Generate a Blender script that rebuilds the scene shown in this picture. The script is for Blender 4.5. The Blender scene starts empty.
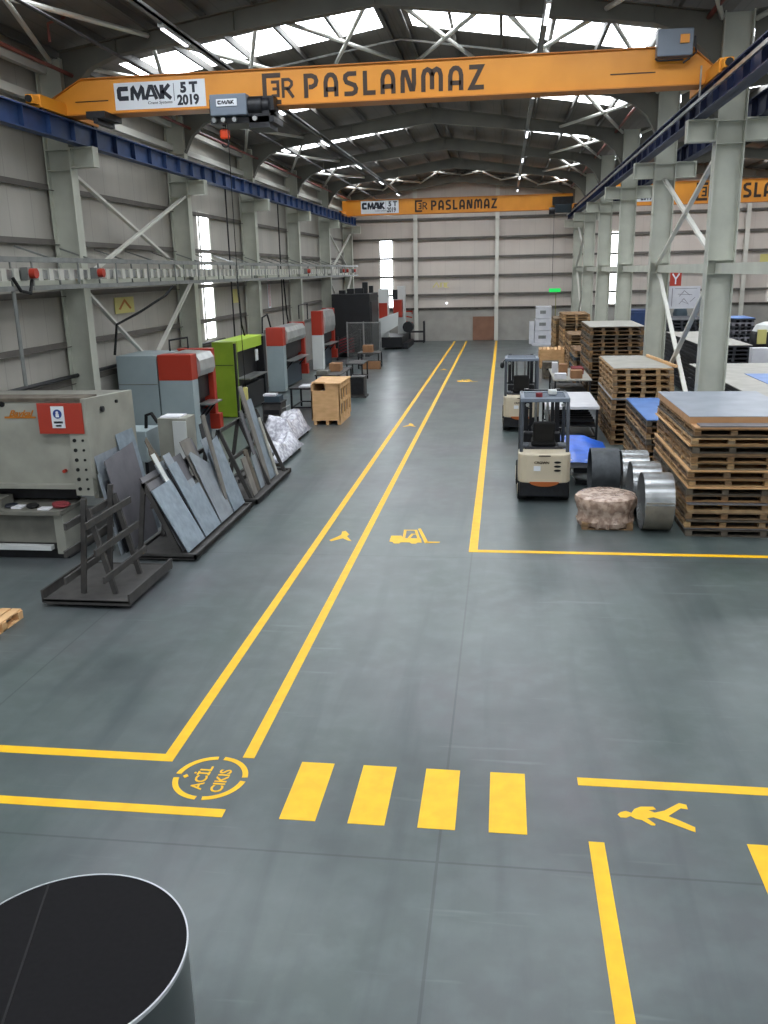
import bpy, math, random
from mathutils import Vector, Matrix
random.seed(11)
SC = bpy.context.scene
COL = SC.collection
PI = math.pi
U = random.uniform

# ------------------------------------------------------------------ colour and materials
def lin(h):
    h = h.lstrip('#'); out = []
    for i in (0, 2, 4):
        c = int(h[i:i+2], 16) / 255
        out.append(c/12.92 if c <= .04045 else ((c+.055)/1.055)**2.4)
    return (*out, 1)

MATS = {}
def mat(name, col, rough=.5, metal=0., col2=None, scale=4., detail=5., bump=0., bscale=None, stretch=None, rnd=None, spec=.5, lo=.35, hi=.65, coord='Object', emit=None, estr=0., alpha=None, trans=0.):
    m = bpy.data.materials.new(name); m.use_nodes = True
    n = m.node_tree.nodes; L = m.node_tree.links
    b = n['Principled BSDF']
    b.inputs['Roughness'].default_value = rough
    b.inputs['Metallic'].default_value = metal
    b.inputs['Specular IOR Level'].default_value = spec
    b.inputs['Base Color'].default_value = lin(col)
    tc = n.new('ShaderNodeTexCoord'); mp = n.new('ShaderNodeMapping')
    L.new(tc.outputs[coord], mp.inputs['Vector'])
    if stretch: mp.inputs['Scale'].default_value = stretch
    src = None
    if col2:
        nz = n.new('ShaderNodeTexNoise'); nz.inputs['Scale'].default_value = scale; nz.inputs['Detail'].default_value = detail
        L.new(mp.outputs[0], nz.inputs['Vector'])
        r = n.new('ShaderNodeMapRange'); r.inputs['From Min'].default_value = lo; r.inputs['From Max'].default_value = hi
        L.new(nz.outputs['Fac'], r.inputs['Value'])
        mx = n.new('ShaderNodeMix'); mx.data_type = 'RGBA'
        mx.inputs['A'].default_value = lin(col); mx.inputs['B'].default_value = lin(col2)
        L.new(r.outputs[0], mx.inputs['Factor']); src = mx.outputs['Result']
    if rnd:
        oi = n.new('ShaderNodeObjectInfo'); rp = n.new('ShaderNodeValToRGB')
        rp.color_ramp.interpolation = 'LINEAR'
        e = rp.color_ramp.elements
        e[0].color = lin(rnd[0]); e[1].color = lin(rnd[-1])
        for i, c in enumerate(rnd[1:-1]):
            x = e.new((i+1)/(len(rnd)-1)); x.color = lin(c)
        L.new(oi.outputs['Random'], rp.inputs['Fac'])
        m2 = n.new('ShaderNodeMix'); m2.data_type = 'RGBA'; m2.blend_type = 'MULTIPLY'; m2.inputs['Factor'].default_value = 1
        L.new(rp.outputs[0], m2.inputs['A'])
        if src: L.new(src, m2.inputs['B'])
        else: m2.inputs['B'].default_value = lin(col)
        src = m2.outputs['Result']
    if src: L.new(src, b.inputs['Base Color'])
    if bump:
        nb = n.new('ShaderNodeTexNoise'); nb.inputs['Scale'].default_value = bscale or scale*3; nb.inputs['Detail'].default_value = 4
        L.new(mp.outputs[0], nb.inputs['Vector'])
        bp = n.new('ShaderNodeBump'); bp.inputs['Strength'].default_value = bump; bp.inputs['Distance'].default_value = .02
        L.new(nb.outputs['Fac'], bp.inputs['Height']); L.new(bp.outputs[0], b.inputs['Normal'])
    if emit:
        b.inputs['Emission Color'].default_value = lin(emit); b.inputs['Emission Strength'].default_value = estr
    if alpha is not None: b.inputs['Alpha'].default_value = alpha
    if trans: b.inputs['Transmission Weight'].default_value = trans
    MATS[name] = m
    return m

def M(n): return MATS[n]

mat('steel_white', '#c0c2b5', .55, col2='#b2b4a8', scale=1.5)
mat('steel_edge', '#cfcec5', .5)
mat('girt', '#6b6660', .7, col2='#5c5853', scale=1.2)
mat('rafter', '#6c6b61', .6, col2='#5f5e56', scale=1.)
mat('purlin', '#55524d', .6)
mat('galv', '#b4b5b2', .32, .75, col2='#979a9a', scale=6)
mat('galv_dull', '#8d8f8c', .5, .35, col2='#7c7f7d', scale=4)
mat('brace_tube', '#d4d4cc', .3, .35)
mat('blue_beam', '#253f6c', .5, col2='#1e345a', scale=3)
mat('blue_dark', '#1a2547', .5)
mat('orange', '#e0932a', .42, col2='#d68a22', scale=1.5)
mat('orange_edge', '#b86f18', .5)
mat('black_paint', '#17171a', .5)
mat('letter_brown', '#33200f', .5)
mat('letter_navy', '#0e1626', .5)
mat('sign_white', '#dfe3e8', .5)
mat('hoist_grey', '#6d7784', .45)
mat('dark_metal', '#24252a', .45, .2, col2='#1a1a1c', scale=8)
mat('black_rubber', '#101011', .8)
mat('red_paint', '#a93320', .45)
mat('red_pipe', '#7a3a30', .5, col2='#66332b', scale=2)
mat('hook_orange', '#e2481a', .45)
mat('beige', '#a2a297', .5, col2='#939389', scale=2, detail=3)
mat('beige_dark', '#7c7b72', .55, col2='#6b6a63', scale=3)
mat('machine_blue', '#9dabae', .45, col2='#92a0a4', scale=1.)
mat('machine_white', '#d3d6d4', .4)
mat('silver_panel', '#c3c6c4', .3, .5, col2='#a9adab', scale=2)
mat('lime', '#8aa62a', .45, col2='#7d9a24', scale=1.5)
mat('lime_light', '#a8c838', .45)
mat('machine_black', '#0f1013', .5, col2='#16181c', scale=3)
mat('sheet_steel', '#8f979f', .45, .35, col2='#a0a8b0', scale=5, detail=8, bump=.05, bscale=10)
mat('sheet_blue', '#9ba9b5', .42, .3, col2='#87949f', scale=6, detail=8)
mat('sheet_dark', '#6b6a6e', .5, .3, col2='#7b7a7e', scale=3)
mat('sheet_tan', '#85807a', .55, .1, col2='#726e69', scale=4)
mat('rack_steel', '#4b4947', .6, .1, col2='#3b3938', scale=5)
mat('wood', '#e0d2bd', .75, col2='#a59684', scale=5, detail=6, stretch=(1, 1, 4), rnd=['#a08a72', '#d6b488', '#f0d3a6', '#a39888', '#e2caa8'], bump=.1)
mat('wood_dark', '#d5c5b0', .8, col2='#8f8172', scale=5, detail=6, stretch=(1, 1, 4), rnd=['#7a6552', '#ae9070', '#d2b287', '#857868', '#ae9a80'], bump=.1)
mat('wood_grey', '#c9c5bd', .8, col2='#969088', scale=6, rnd=['#7d7569', '#8b8378', '#6c655c'])
mat('pallet_black', '#2e3036', .6, col2='#24262b', scale=4)
mat('crate_wood', '#e2b684', .65, col2='#d2a571', scale=3, detail=5, stretch=(1, 1, 3))
mat('plywood', '#c59a70', .6, col2='#b58a60', scale=2, stretch=(1, 3, 1))
mat('grey_board', '#99a0aa', .4, .1, col2='#8a919c', scale=2)
mat('pale_board', '#aaa79e', .5, col2='#9a978e', scale=2)
mat('blue_sheet', '#5f86c4', .45, col2='#4f76b4', scale=2)
mat('tarp_blue', '#1468de', .35, col2='#1058c4', scale=3, bump=.2, bscale=4)
mat('cardboard', '#9c7350', .8, col2='#8a6344', scale=3)
mat('white_card', '#dcdce0', .55, col2='#cfcfd6', scale=2)
mat('paper', '#e9e9ef', .6)
mat('ring_steel', '#c9cbcb', .27, .85, col2='#9fa2a4', scale=3)
mat('ring_dark', '#54585c', .5, .5, col2='#44484c', scale=7, detail=8)
mat('ring_inside', '#6f6e6b', .5, .6, col2='#5c5b59', scale=3)
mat('ring_tan', '#8e887c', .5, .3, col2='#7d776d', scale=4)
mat('fork_beige', '#c9bda5', .42)
mat('fork_grey', '#4e535a', .45, .2)
mat('fork_orange', '#b0602c', .5)
mat('yellow_paint', '#fbc513', .5, col2='#f2ba10', scale=6, detail=6)
mat('yellow_label', '#cfc67a', .5)
mat('post_olive', '#8f8a58', .5)
mat('brown_panel', '#8c6650', .6, col2='#7f5b48', scale=1.5)
mat('drum_top', '#161517', .75, spec=.12, col2='#19181a', scale=30)
mat('drum_side', '#6c7072', .3, .8)
mat('rim_light', '#c9ccd0', .3, .3)
mat('green_sign', '#18a84a', .4, emit='#20d860', estr=.7)
mat('lamp_glow', '#ffffff', .4, emit='#f4f7ff', estr=2.5)
mat('glass_day', '#ffffff', .3, emit='#eef4fb', estr=7.)
mat('skylight_sheet', '#ffffff', .4, emit='#eff5fb', estr=9.)
mat('sticker_blue', '#20408c', .5)
mat('red_cloth', '#7c2a30', .8)
mat('mauve_plate', '#76747a', .5, .2, col2='#828086', scale=3)
mat('teal_dark', '#33424c', .6)

def wrap_mat(name, c1, c2):
    m = mat(name, c1, .16, col2=c2, scale=9, detail=9, bump=.8, bscale=16, spec=.8, lo=.42, hi=.58)
    return m
wrap_mat('plastic_wrap', '#dedee6', '#aeaeba')
wrap_mat('wrap_tan', '#c7ae9c', '#9c8272')

def floor_mat():
    m = bpy.data.materials.new('floor_coating'); m.use_nodes = True
    n = m.node_tree.nodes; L = m.node_tree.links; b = n['Principled BSDF']
    tc = n.new('ShaderNodeTexCoord')
    def noise(s, d, vec=None, dist=0):
        z = n.new('ShaderNodeTexNoise'); z.inputs['Scale'].default_value = s; z.inputs['Detail'].default_value = d
        z.inputs['Distortion'].default_value = dist
        L.new(vec or tc.outputs['Object'], z.inputs['Vector']); return z.outputs['Fac']
    def mapr(v, a, c, lo=0, hi=1):
        r = n.new('ShaderNodeMapRange'); r.inputs['From Min'].default_value = a; r.inputs['From Max'].default_value = c
        r.inputs['To Min'].default_value = lo; r.inputs['To Max'].default_value = hi
        L.new(v, r.inputs['Value']); return r.outputs[0]
    def mix(a, c, f, blend='MIX'):
        x = n.new('ShaderNodeMix'); x.data_type = 'RGBA'; x.blend_type = blend
        for k, v in (('A', a), ('B', c)):
            if isinstance(v, str): x.inputs[k].default_value = lin(v)
            else: L.new(v, x.inputs[k])
        if isinstance(f, float): x.inputs['Factor'].default_value = f
        else: L.new(f, x.inputs['Factor'])
        return x.outputs['Result']
    c = mix('#4b5754', '#5f6868', mapr(noise(.45, 6), .32, .68))
    c = mix(c, '#605d63', mapr(noise(.2, 7), .46, .7))
    c = mix(c, '#626c6c', mapr(noise(3.5, 8), .42, .85))
    mp = n.new('ShaderNodeMapping'); mp.inputs['Scale'].default_value = (2.2, .18, 1); L.new(tc.outputs['Object'], mp.inputs['Vector'])
    c = mix(c, '#404a4c', mapr(noise(1.1, 7, mp.outputs[0], .4), .5, .85))
    c = mix(c, '#434b4c', mapr(noise(.9, 8), .5, .8))
    ms = n.new('ShaderNodeMapping'); ms.inputs['Scale'].default_value = (.5, 6, 1); ms.inputs['Rotation'].default_value = (0, 0, .9); L.new(tc.outputs['Object'], ms.inputs['Vector'])
    c = mix(c, '#808a89', mapr(noise(1.2, 9, ms.outputs[0]), .64, .95))
    # saw-cut joints: thin darker lines across and along the bay
    sx = n.new('ShaderNodeSeparateXYZ'); L.new(tc.outputs['Object'], sx.inputs[0])
    def line(out, period, off, w):
        a = n.new('ShaderNodeMath'); a.operation = 'ADD'; a.inputs[1].default_value = off; L.new(out, a.inputs[0])
        p = n.new('ShaderNodeMath'); p.operation = 'PINGPONG'; p.inputs[1].default_value = period/2; L.new(a.outputs[0], p.inputs[0])
        l = n.new('ShaderNodeMath'); l.operation = 'LESS_THAN'; l.inputs[1].default_value = w; L.new(p.outputs[0], l.inputs[0])
        return l.outputs[0]
    s1 = line(sx.outputs['X'], 5.2, .48, .012); s2 = line(sx.outputs['Y'], 7.9, -6.1, .012)
    mxm = n.new('ShaderNodeMath'); mxm.operation = 'MAXIMUM'; L.new(s1, mxm.inputs[0]); L.new(s2, mxm.inputs[1])
    ml = n.new('ShaderNodeMath'); ml.operation = 'MULTIPLY'; ml.inputs[1].default_value = .4; L.new(mxm.outputs[0], ml.inputs[0])
    c = mix(c, '#2a3032', ml.outputs[0])
    L.new(c, b.inputs['Base Color'])
    b.inputs['Specular IOR Level'].default_value = .5
    L.new(mapr(noise(.8, 3), .3, .7, .28, .34), b.inputs['Roughness'])
    bp = n.new('ShaderNodeBump'); bp.inputs['Strength'].default_value = .06; bp.inputs['Distance'].default_value = .02
    L.new(noise(1.5, 2), bp.inputs['Height']); L.new(bp.outputs[0], b.inputs['Normal'])
    MATS['floor'] = m
floor_mat()

def panel_mat(name, c1, c2, axis, period, seam):
    """wall cladding: faint vertical panel joints and grime"""
    m = bpy.data.materials.new(name); m.use_nodes = True
    n = m.node_tree.nodes; L = m.node_tree.links; b = n['Principled BSDF']
    tc = n.new('ShaderNodeTexCoord'); nz = n.new('ShaderNodeTexNoise'); nz.inputs['Scale'].default_value = .9; nz.inputs['Detail'].default_value = 7
    mp = n.new('ShaderNodeMapping'); mp.inputs['Scale'].default_value = (1, 1, .35)
    L.new(tc.outputs['Object'], mp.inputs['Vector']); L.new(mp.outputs[0], nz.inputs['Vector'])
    mx = n.new('ShaderNodeMix'); mx.data_type = 'RGBA'; mx.inputs['A'].default_value = lin(c1); mx.inputs['B'].default_value = lin(c2)
    r = n.new('ShaderNodeMapRange'); r.inputs['From Min'].default_value = .3; r.inputs['From Max'].default_value = .7
    L.new(nz.outputs['Fac'], r.inputs['Value']); L.new(r.outputs[0], mx.inputs['Factor'])
    sx = n.new('ShaderNodeSeparateXYZ'); L.new(tc.outputs['Object'], sx.inputs[0])
    p = n.new('ShaderNodeMath'); p.operation = 'PINGPONG'; p.inputs[1].default_value = period/2; L.new(sx.outputs[axis], p.inputs[0])
    l = n.new('ShaderNodeMath'); l.operation = 'LESS_THAN'; l.inputs[1].default_value = .015; L.new(p.outputs[0], l.inputs[0])
    k = n.new('ShaderNodeMath'); k.operation = 'MULTIPLY'; k.inputs[1].default_value = .5; L.new(l.outputs[0], k.inputs[0])
    m2 = n.new('ShaderNodeMix'); m2.data_type = 'RGBA'; L.new(mx.outputs['Result'], m2.inputs['A']); m2.inputs['B'].default_value = lin(seam)
    L.new(k.outputs[0], m2.inputs['Factor']); L.new(m2.outputs['Result'], b.inputs['Base Color'])
    b.inputs['Roughness'].default_value = .65
    MATS[name] = m
panel_mat('wall_far', '#cdc4bb', '#c3bab2', 'X', 1.0, '#b3aaa4')
panel_mat('wall_side', '#b3afa6', '#a39f97', 'Y', 1.0, '#8f8b84')
panel_mat('roof_deck', '#7c7872', '#6e6a65', 'X', .5, '#5b5854')
mat('concrete', '#a7a49d', .85, col2='#9a9791', scale=1.2, detail=6)

# ------------------------------------------------------------------ mesh builder
ORG = {}
class MB:
    def __init__(s): s.v = []; s.f = []
    def add(s, vs, fs):
        k = len(s.v); s.v += [tuple(v) for v in vs]; s.f += [tuple(i+k for i in f) for f in fs]; return s
    def box(s, x0, x1, y0, y1, z0, z1):
        return s.add([(x0,y0,z0),(x1,y0,z0),(x1,y1,z0),(x0,y1,z0),(x0,y0,z1),(x1,y0,z1),(x1,y1,z1),(x0,y1,z1)],
                     [(0,3,2,1),(4,5,6,7),(0,1,5,4),(1,2,6,5),(2,3,7,6),(3,0,4,7)])
    def bar(s, p0, p1, w, h, up=(0, 0, 1)):
        p0 = Vector(p0); p1 = Vector(p1); d = (p1-p0).normalized(); up = Vector(up)
        a = d.cross(up)
        if a.length < 1e-4: a = d.cross(Vector((1, 0, 0)))
        a.normalize(); b = a.cross(d)
        q = [a*(-w/2)+b*(-h/2), a*(w/2)+b*(-h/2), a*(w/2)+b*(h/2), a*(-w/2)+b*(h/2)]
        return s.add([p0+i for i in q]+[p1+i for i in q], [(3,2,1,0),(4,5,6,7),(0,1,5,4),(1,2,6,5),(2,3,7,6),(3,0,4,7)])
    def cyl(s, p0, p1, r, r1=None, n=20, caps=True):
        p0 = Vector(p0); p1 = Vector(p1); r1 = r if r1 is None else r1
        d = (p1-p0).normalized(); a = d.orthogonal().normalized(); b = d.cross(a)
        v = []
        for p, rr in ((p0, r), (p1, r1)):
            v += [p+(a*math.cos(2*PI*i/n)+b*math.sin(2*PI*i/n))*rr for i in range(n)]
        f = [(i, (i+1) % n, n+(i+1) % n, n+i) for i in range(n)]
        if caps: f += [tuple(range(n-1, -1, -1)), tuple(range(n, 2*n))]
        return s.add(v, f)
    def tube(s, pts, r, n=8):
        pts = [Vector(p) for p in pts]; rings = []; a = None
        for i, p in enumerate(pts):
            d = (pts[min(i+1, len(pts)-1)]-pts[max(i-1, 0)]).normalized()
            a = d.orthogonal().normalized() if a is None else (a-d*a.dot(d)).normalized()
            b = d.cross(a); rings.append([p+(a*math.cos(2*PI*k/n)+b*math.sin(2*PI*k/n))*r for k in range(n)])
        v = [q for R in rings for q in R]; f = []
        for i in range(len(pts)-1):
            f += [(i*n+k, i*n+(k+1) % n, (i+1)*n+(k+1) % n, (i+1)*n+k) for k in range(n)]
        f += [tuple(range(n-1, -1, -1)), tuple(range((len(pts)-1)*n, len(pts)*n))]
        return s.add(v, f)
    def ring(s, p0, p1, ro, ri, n=48):
        """hollow pipe section"""
        p0 = Vector(p0); p1 = Vector(p1); d = (p1-p0).normalized(); a = d.orthogonal().normalized(); b = d.cross(a); v = []
        for p, rr in ((p0, ro), (p1, ro), (p1, ri), (p0, ri)):
            v += [p+(a*math.cos(2*PI*i/n)+b*math.sin(2*PI*i/n))*rr for i in range(n)]
        f = []
        for q in range(4):
            A = q*n; B = ((q+1) % 4)*n
            f += [(A+i, A+(i+1) % n, B+(i+1) % n, B+i) for i in range(n)]
        return s.add(v, f)
    def prism(s, poly, fn, t):
        """polygon (u,v) mapped by fn(u,v,w) and extruded w = 0..t"""
        n = len(poly); v = [fn(u, w, 0) for u, w in poly]+[fn(u, w, t) for u, w in poly]
        f = [tuple(range(n-1, -1, -1)), tuple(range(n, 2*n))]+[(i, (i+1) % n, n+(i+1) % n, n+i) for i in range(n)]
        return s.add(v, f)
    def ribbon(s, pts, w, fn, t, closed=False):
        P = [Vector((p[0], p[1])) for p in pts]; n = len(P); L = []; R = []
        for i in range(n):
            a = P[i]-P[i-1] if (i or closed) else P[1]-P[0]
            b = P[(i+1) % n]-P[i] if (i < n-1 or closed) else P[-1]-P[-2]
            a = a.normalized(); b = b.normalized()
            na = Vector((-a.y, a.x)); nb = Vector((-b.y, b.x)); m = (na+nb)
            m = na if m.length < 1e-5 else m.normalized(); k = min(1/max(m.dot(na), .35), 2.2)
            L.append(P[i]+m*k*w/2); R.append(P[i]-m*k*w/2)
        for i in range(n if closed else n-1):
            j = (i+1) % n
            s.prism([tuple(R[i]), tuple(R[j]), tuple(L[j]), tuple(L[i])], fn, t)
        return s
    def lathe(s, prof, c, n=40, wob=None):
        v = []
        for (r, z) in prof:
            for i in range(n):
                a = 2*PI*i/n; rr = r*(1+(wob(a, z) if wob else 0)); v.append((c[0]+rr*math.cos(a), c[1]+rr*math.sin(a), c[2]+z))
        m = len(prof); f = []
        for k in range(m-1): f += [(k*n+i, k*n+(i+1) % n, (k+1)*n+(i+1) % n, (k+1)*n+i) for i in range(n)]
        f += [tuple(range(n-1, -1, -1)), tuple(range((m-1)*n, m*n))]
        return s.add(v, f)
    def build(s, name, m, parent=None, bevel=0., smooth=False, origin=None, kind=None, label=None, cat=None, group=None):
        if parent is not None: o3 = ORG[parent.name]
        elif origin is not None: o3 = Vector(origin)
        else:
            xs = [v[0] for v in s.v]; ys = [v[1] for v in s.v]; zs = [v[2] for v in s.v]
            o3 = Vector(((min(xs)+max(xs))/2, (min(ys)+max(ys))/2, min(zs)))
        me = bpy.data.meshes.new(name); me.from_pydata([Vector(v)-o3 for v in s.v], [], s.f); me.update()
        me.materials.append(M(m) if isinstance(m, str) else m)
        if smooth:
            me.polygons.foreach_set('use_smooth', [True]*len(me.polygons))
            try: me.set_sharp_from_angle(angle=math.radians(40))
            except Exception: pass
        o = bpy.data.objects.new(name, me); COL.objects.link(o)
        ORG[o.name] = o3
        if parent is not None: o.parent = parent
        else: o.location = o3
        if bevel:
            b = o.modifiers.new('soft_edges', 'BEVEL'); b.width = bevel; b.segments = 2; b.limit_method = 'ANGLE'
        if kind: o['kind'] = kind
        if label: o['label'] = label
        if cat: o['category'] = cat
        if group: o['group'] = group
        return o

def thing(name, label, cat, loc, group=None, kind=None):
    o = bpy.data.objects.new(name, None); COL.objects.link(o); o.empty_display_size = .2
    o.location = loc; ORG[o.name] = Vector(loc); o['label'] = label; o['category'] = cat
    if group: o['group'] = group
    if kind: o['kind'] = kind
    return o

def kids(o): return [c for c in bpy.data.objects if c.parent == o]
def dup(o, loc=None, rotz=None, label=None, group=None, parent=None):
    cs = CH(o)
    c = o.copy(); COL.objects.link(c)
    if parent: c.parent = parent
    if loc is not None: c.location = loc
    if rotz is not None: c.rotation_euler = (0, 0, rotz)
    if label: c['label'] = label
    if group: c['group'] = group
    for k in cs: dup(k, parent=c)
    return c
def CH(o): return list(o.children)

def struct(mb, name, m, **k): return mb.build(name, m, kind='structure', **k)

def text_mesh(name, s, size, m, fn, parent, xscale=1., shear=0., bold=0., t=.006, kind=None, label=None):
    """lettering: the curve's outline is laid out through fn(u, v, w)"""
    cu = bpy.data.curves.new('lettering_tmp', 'FONT'); cu.body = s; cu.size = size; cu.shear = shear; cu.offset = bold
    cu.extrude = t/2; cu.resolution_u = 3
    ob = bpy.data.objects.new('lettering_tmp', cu); COL.objects.link(ob)
    dg = bpy.context.evaluated_depsgraph_get(); me = bpy.data.meshes.new_from_object(ob.evaluated_get(dg))
    b = MB(); b.v = [tuple(fn(v.co.x*xscale, v.co.y, v.co.z+t/2)) for v in me.vertices]; b.f = [tuple(p.vertices) for p in me.polygons]
    COL.objects.unlink(ob); bpy.data.objects.remove(ob); bpy.data.curves.remove(cu); bpy.data.meshes.remove(me)
    return b.build(name, m, parent, kind=kind, label=label)

# ------------------------------------------------------------------ camera
cam = bpy.data.cameras.new('camera'); co = bpy.data.objects.new('camera', cam); COL.objects.link(co)
R_ = [(0.99092, 0.13265, -0.02196), (0.01446, -0.26746, -0.96346), (-0.13367, 0.95439, -0.26695)]
co.matrix_world = Matrix(((R_[0][0], -R_[1][0], -R_[2][0], 0), (R_[0][1], -R_[1][1], -R_[2][1], 0), (R_[0][2], -R_[1][2], -R_[2][2], 4.7), (0, 0, 0, 1)))
cam.sensor_fit = 'VERTICAL'; cam.sensor_height = 36; cam.sensor_width = 27; cam.lens = 865.5/1024*36
cam.clip_start = .05; cam.clip_end = 300
SC.camera = co
vs = SC.view_settings; vs.view_transform = 'Standard'; vs.look = 'None'; vs.gamma = 1; vs.use_curve_mapping = False
vs.exposure = 0.12
w = bpy.data.worlds.new('sky'); SC.world = w; w.use_nodes = True
w.node_tree.nodes['Background'].inputs[0].default_value = lin('#dfe8f2'); w.node_tree.nodes['Background'].inputs[1].default_value = .62

# ------------------------------------------------------------------ shell
FR = [60.4-7.9*k for k in range(9)]            # portal frame positions
XL, XM, XR = -10.9, 4.75, 20.4
Y0, Y1 = -6., 61.5
def zr(x): return 11.05-.15*abs(x+2.9) if x < XM else 11.05-.15*abs(x-12.4)

# floor and everything painted on it
fl = MB().box(XL-.2, XR+.2, Y0, Y1+.2, -.2, 0)
floor = struct(fl, 'floor', 'floor', origin=(0, 0, 0), label='dark grey-green coated concrete floor with scuffs and yellow markings')
fz = lambda u, v, w: (u, v, .0015+w)
def paint(name, x0, x1, y0, y1, label):
    MB().box(x0, x1, y0, y1, -.0, .003).build(name, 'yellow_paint', floor, label=label)
paint('lane_line', -3.36, -3.24, 7.36, 60.9, 'long yellow line bounding the walkway on the machine side')
paint('lane_line', -2.55, -2.43, 7.50, 60.9, 'long yellow line between the walkway and the truck lane')
paint('lane_line', -.54, -.39, 14.31, 60.9, 'long yellow line along the forklift parking side')
paint('lane_line', -.389, XR-.5, 14.31, 14.44, 'yellow cross line in front of the pallet stacks')
paint('lane_line', -10.5, -3.361, 7.36, 7.49, 'yellow line running to the wall from the walkway corner')
paint('lane_line', -10.5, -2.45, 6.51, 6.63, 'yellow line below the round exit stencil')
paint('lane_line', .76, 19.5, 7.34, 7.47, 'yellow line above the lying walker stencil')
paint('lane_line', .78, .91, -3, 6.50, 'yellow line running towards the viewer')
paint('lane_line', 2.09, 2.24, -3, 6.60, 'second yellow line running towards the viewer')
paint('lane_line', 2.241, 3.6, 6.46, 6.60, 'short yellow return line')
for i in range(4):
    x = -1.93+.622*i
    paint('crosswalk_stripe', x, x+.33, 6.54, 7.48, 'wide yellow crossing stripe')
def stencil(name, polys, label, dx=0, dy=0, ribs=()):
    b = MB()
    for p in polys: b.prism([(x+dx, y+dy) for x, y in p], fz, .002)
    for p, wd, cl in ribs: b.ribbon([(x+dx, y+dy) for x, y in p], wd, fz, .002, cl)
    b.build(name, 'yellow_paint', floor, label=label)
PH = [(1.07,6.91),(1.10,6.95),(1.15,6.97),(1.19,6.95),(1.18,6.90),(1.14,6.87),(1.09,6.87)]
PB = [(1.19,6.94),(1.23,7.01),(1.29,7.05),(1.40,7.06),(1.42,7.02),(1.35,7.00),(1.40,6.97),(1.49,7.01),(1.64,7.14),(1.70,7.12),(1.70,7.05),(1.64,7.06),(1.51,6.93),(1.59,6.88),(1.71,6.79),(1.70,6.72),(1.66,6.74),(1.46,6.86),(1.38,6.90),(1.32,6.88),(1.38,6.80),(1.37,6.78),(1.34,6.78),(1.27,6.85),(1.22,6.86),(1.18,6.90)]
stencil('walker_stencil', [PH, PB], 'yellow stencil of a walking figure lying on its side')
PW = [(-3.10,14.84),(-2.99,15.05),(-2.94,15.19),(-2.96,15.38),(-2.90,15.43),(-2.79,15.20),(-2.82,15.10),(-2.68,14.80),(-2.76,14.84),(-2.87,14.96),(-3.06,14.77)]
def fk(dy, dx=0, lab=''):
    stencil('forklift_stencil', [[(-2.0,15.18),(-1.81,15.19),(-1.75,15.03),(-1.44,15.05),(-1.40,14.79),(-1.47,14.79),(-1.50,14.72),(-1.58,14.72),(-1.62,14.79),(-1.78,14.79),(-1.8,14.71),(-1.9,14.71),(-1.93,14.8),(-1.99,14.82)],
        [(-1.55,15.65),(-1.50,15.68),(-1.28,14.8),(-1.34,14.75)], [(-1.33,14.86),(-1.07,14.86),(-1.09,14.80),(-1.33,14.77)]],
        lab, dx, dy, ribs=[([(-1.75,15.04),(-1.78,15.55),(-1.58,15.55),(-1.48,15.05)], .05, False), ([(-1.66,15.05),(-1.62,15.3),(-1.55,15.3)], .05, False)])
fk(0, 0, 'yellow stencil of a forklift seen from its side')
stencil('walker_stencil', [PW], 'small yellow walking figure stencil in the walkway')
for yy in (27., 43.): stencil('walker_stencil', [PW], 'worn yellow walking figure stencil further down the walkway', 0, yy-15)
fk(23.4, 0, 'worn yellow forklift stencil further down the truck lane')
rg = MB()
for q in range(4):
    a0 = PI/2*q+.09; a1 = PI/2*(q+1)-.09
    rg.ribbon([(-2.76+.335*math.cos(a0+(a1-a0)*i/16), 7.12+.345*math.sin(a0+(a1-a0)*i/16)) for i in range(17)], .055, fz, .002)
rg.prism([(-3.04,7.12),(-3.01,7.085),(-2.98,7.12),(-3.01,7.155)], fz, .002)
rg.build('exit_stencil_ring', 'yellow_paint', floor, label='broken yellow circle around the exit words')
text_mesh('exit_stencil_text', 'ACİL', .165, 'yellow_paint', lambda u, v, w: (-2.79-v, 6.91+u, .0015+w), floor, xscale=1.05, bold=.003, t=.002, label='yellow word ACİL')
text_mesh('exit_stencil_text', 'CIKIS', .165, 'yellow_paint', lambda u, v, w: (-2.585-v, 6.88+u, .0015+w), floor, xscale=1.02, bold=.003, t=.002, label='yellow word CIKIS')

# walls
struct(MB().box(XL-.15, XL, Y0, Y1, 2.2, 9.95), 'wall_left', 'wall_side', origin=(0, 0, 0))
struct(MB().box(XL-.15, XL+.06, Y0, Y1, 0, 2.2), 'wall_left_plinth', 'concrete', origin=(0, 0, 0))
struct(MB().box(XR, XR+.15, Y0, Y1, 0, 9.95), 'wall_right', 'wall_side', origin=(0, 0, 0))
gab = MB(); gab.prism([(XL, 2.2), (XR, 2.2), (XR, zr(XR)), (12.4, zr(12.4)), (XM, zr(XM)), (-2.9, zr(-2.9)), (XL, zr(XL))], lambda u, v, w: (u, Y1+w, v), .15)
struct(gab, 'wall_back', 'wall_far', origin=(0, 0, 0))
struct(MB().box(XL, XR, Y1-.12, Y1+.15, 0, 2.2), 'wall_back_plinth', 'concrete', origin=(0, 0, 0))
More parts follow.
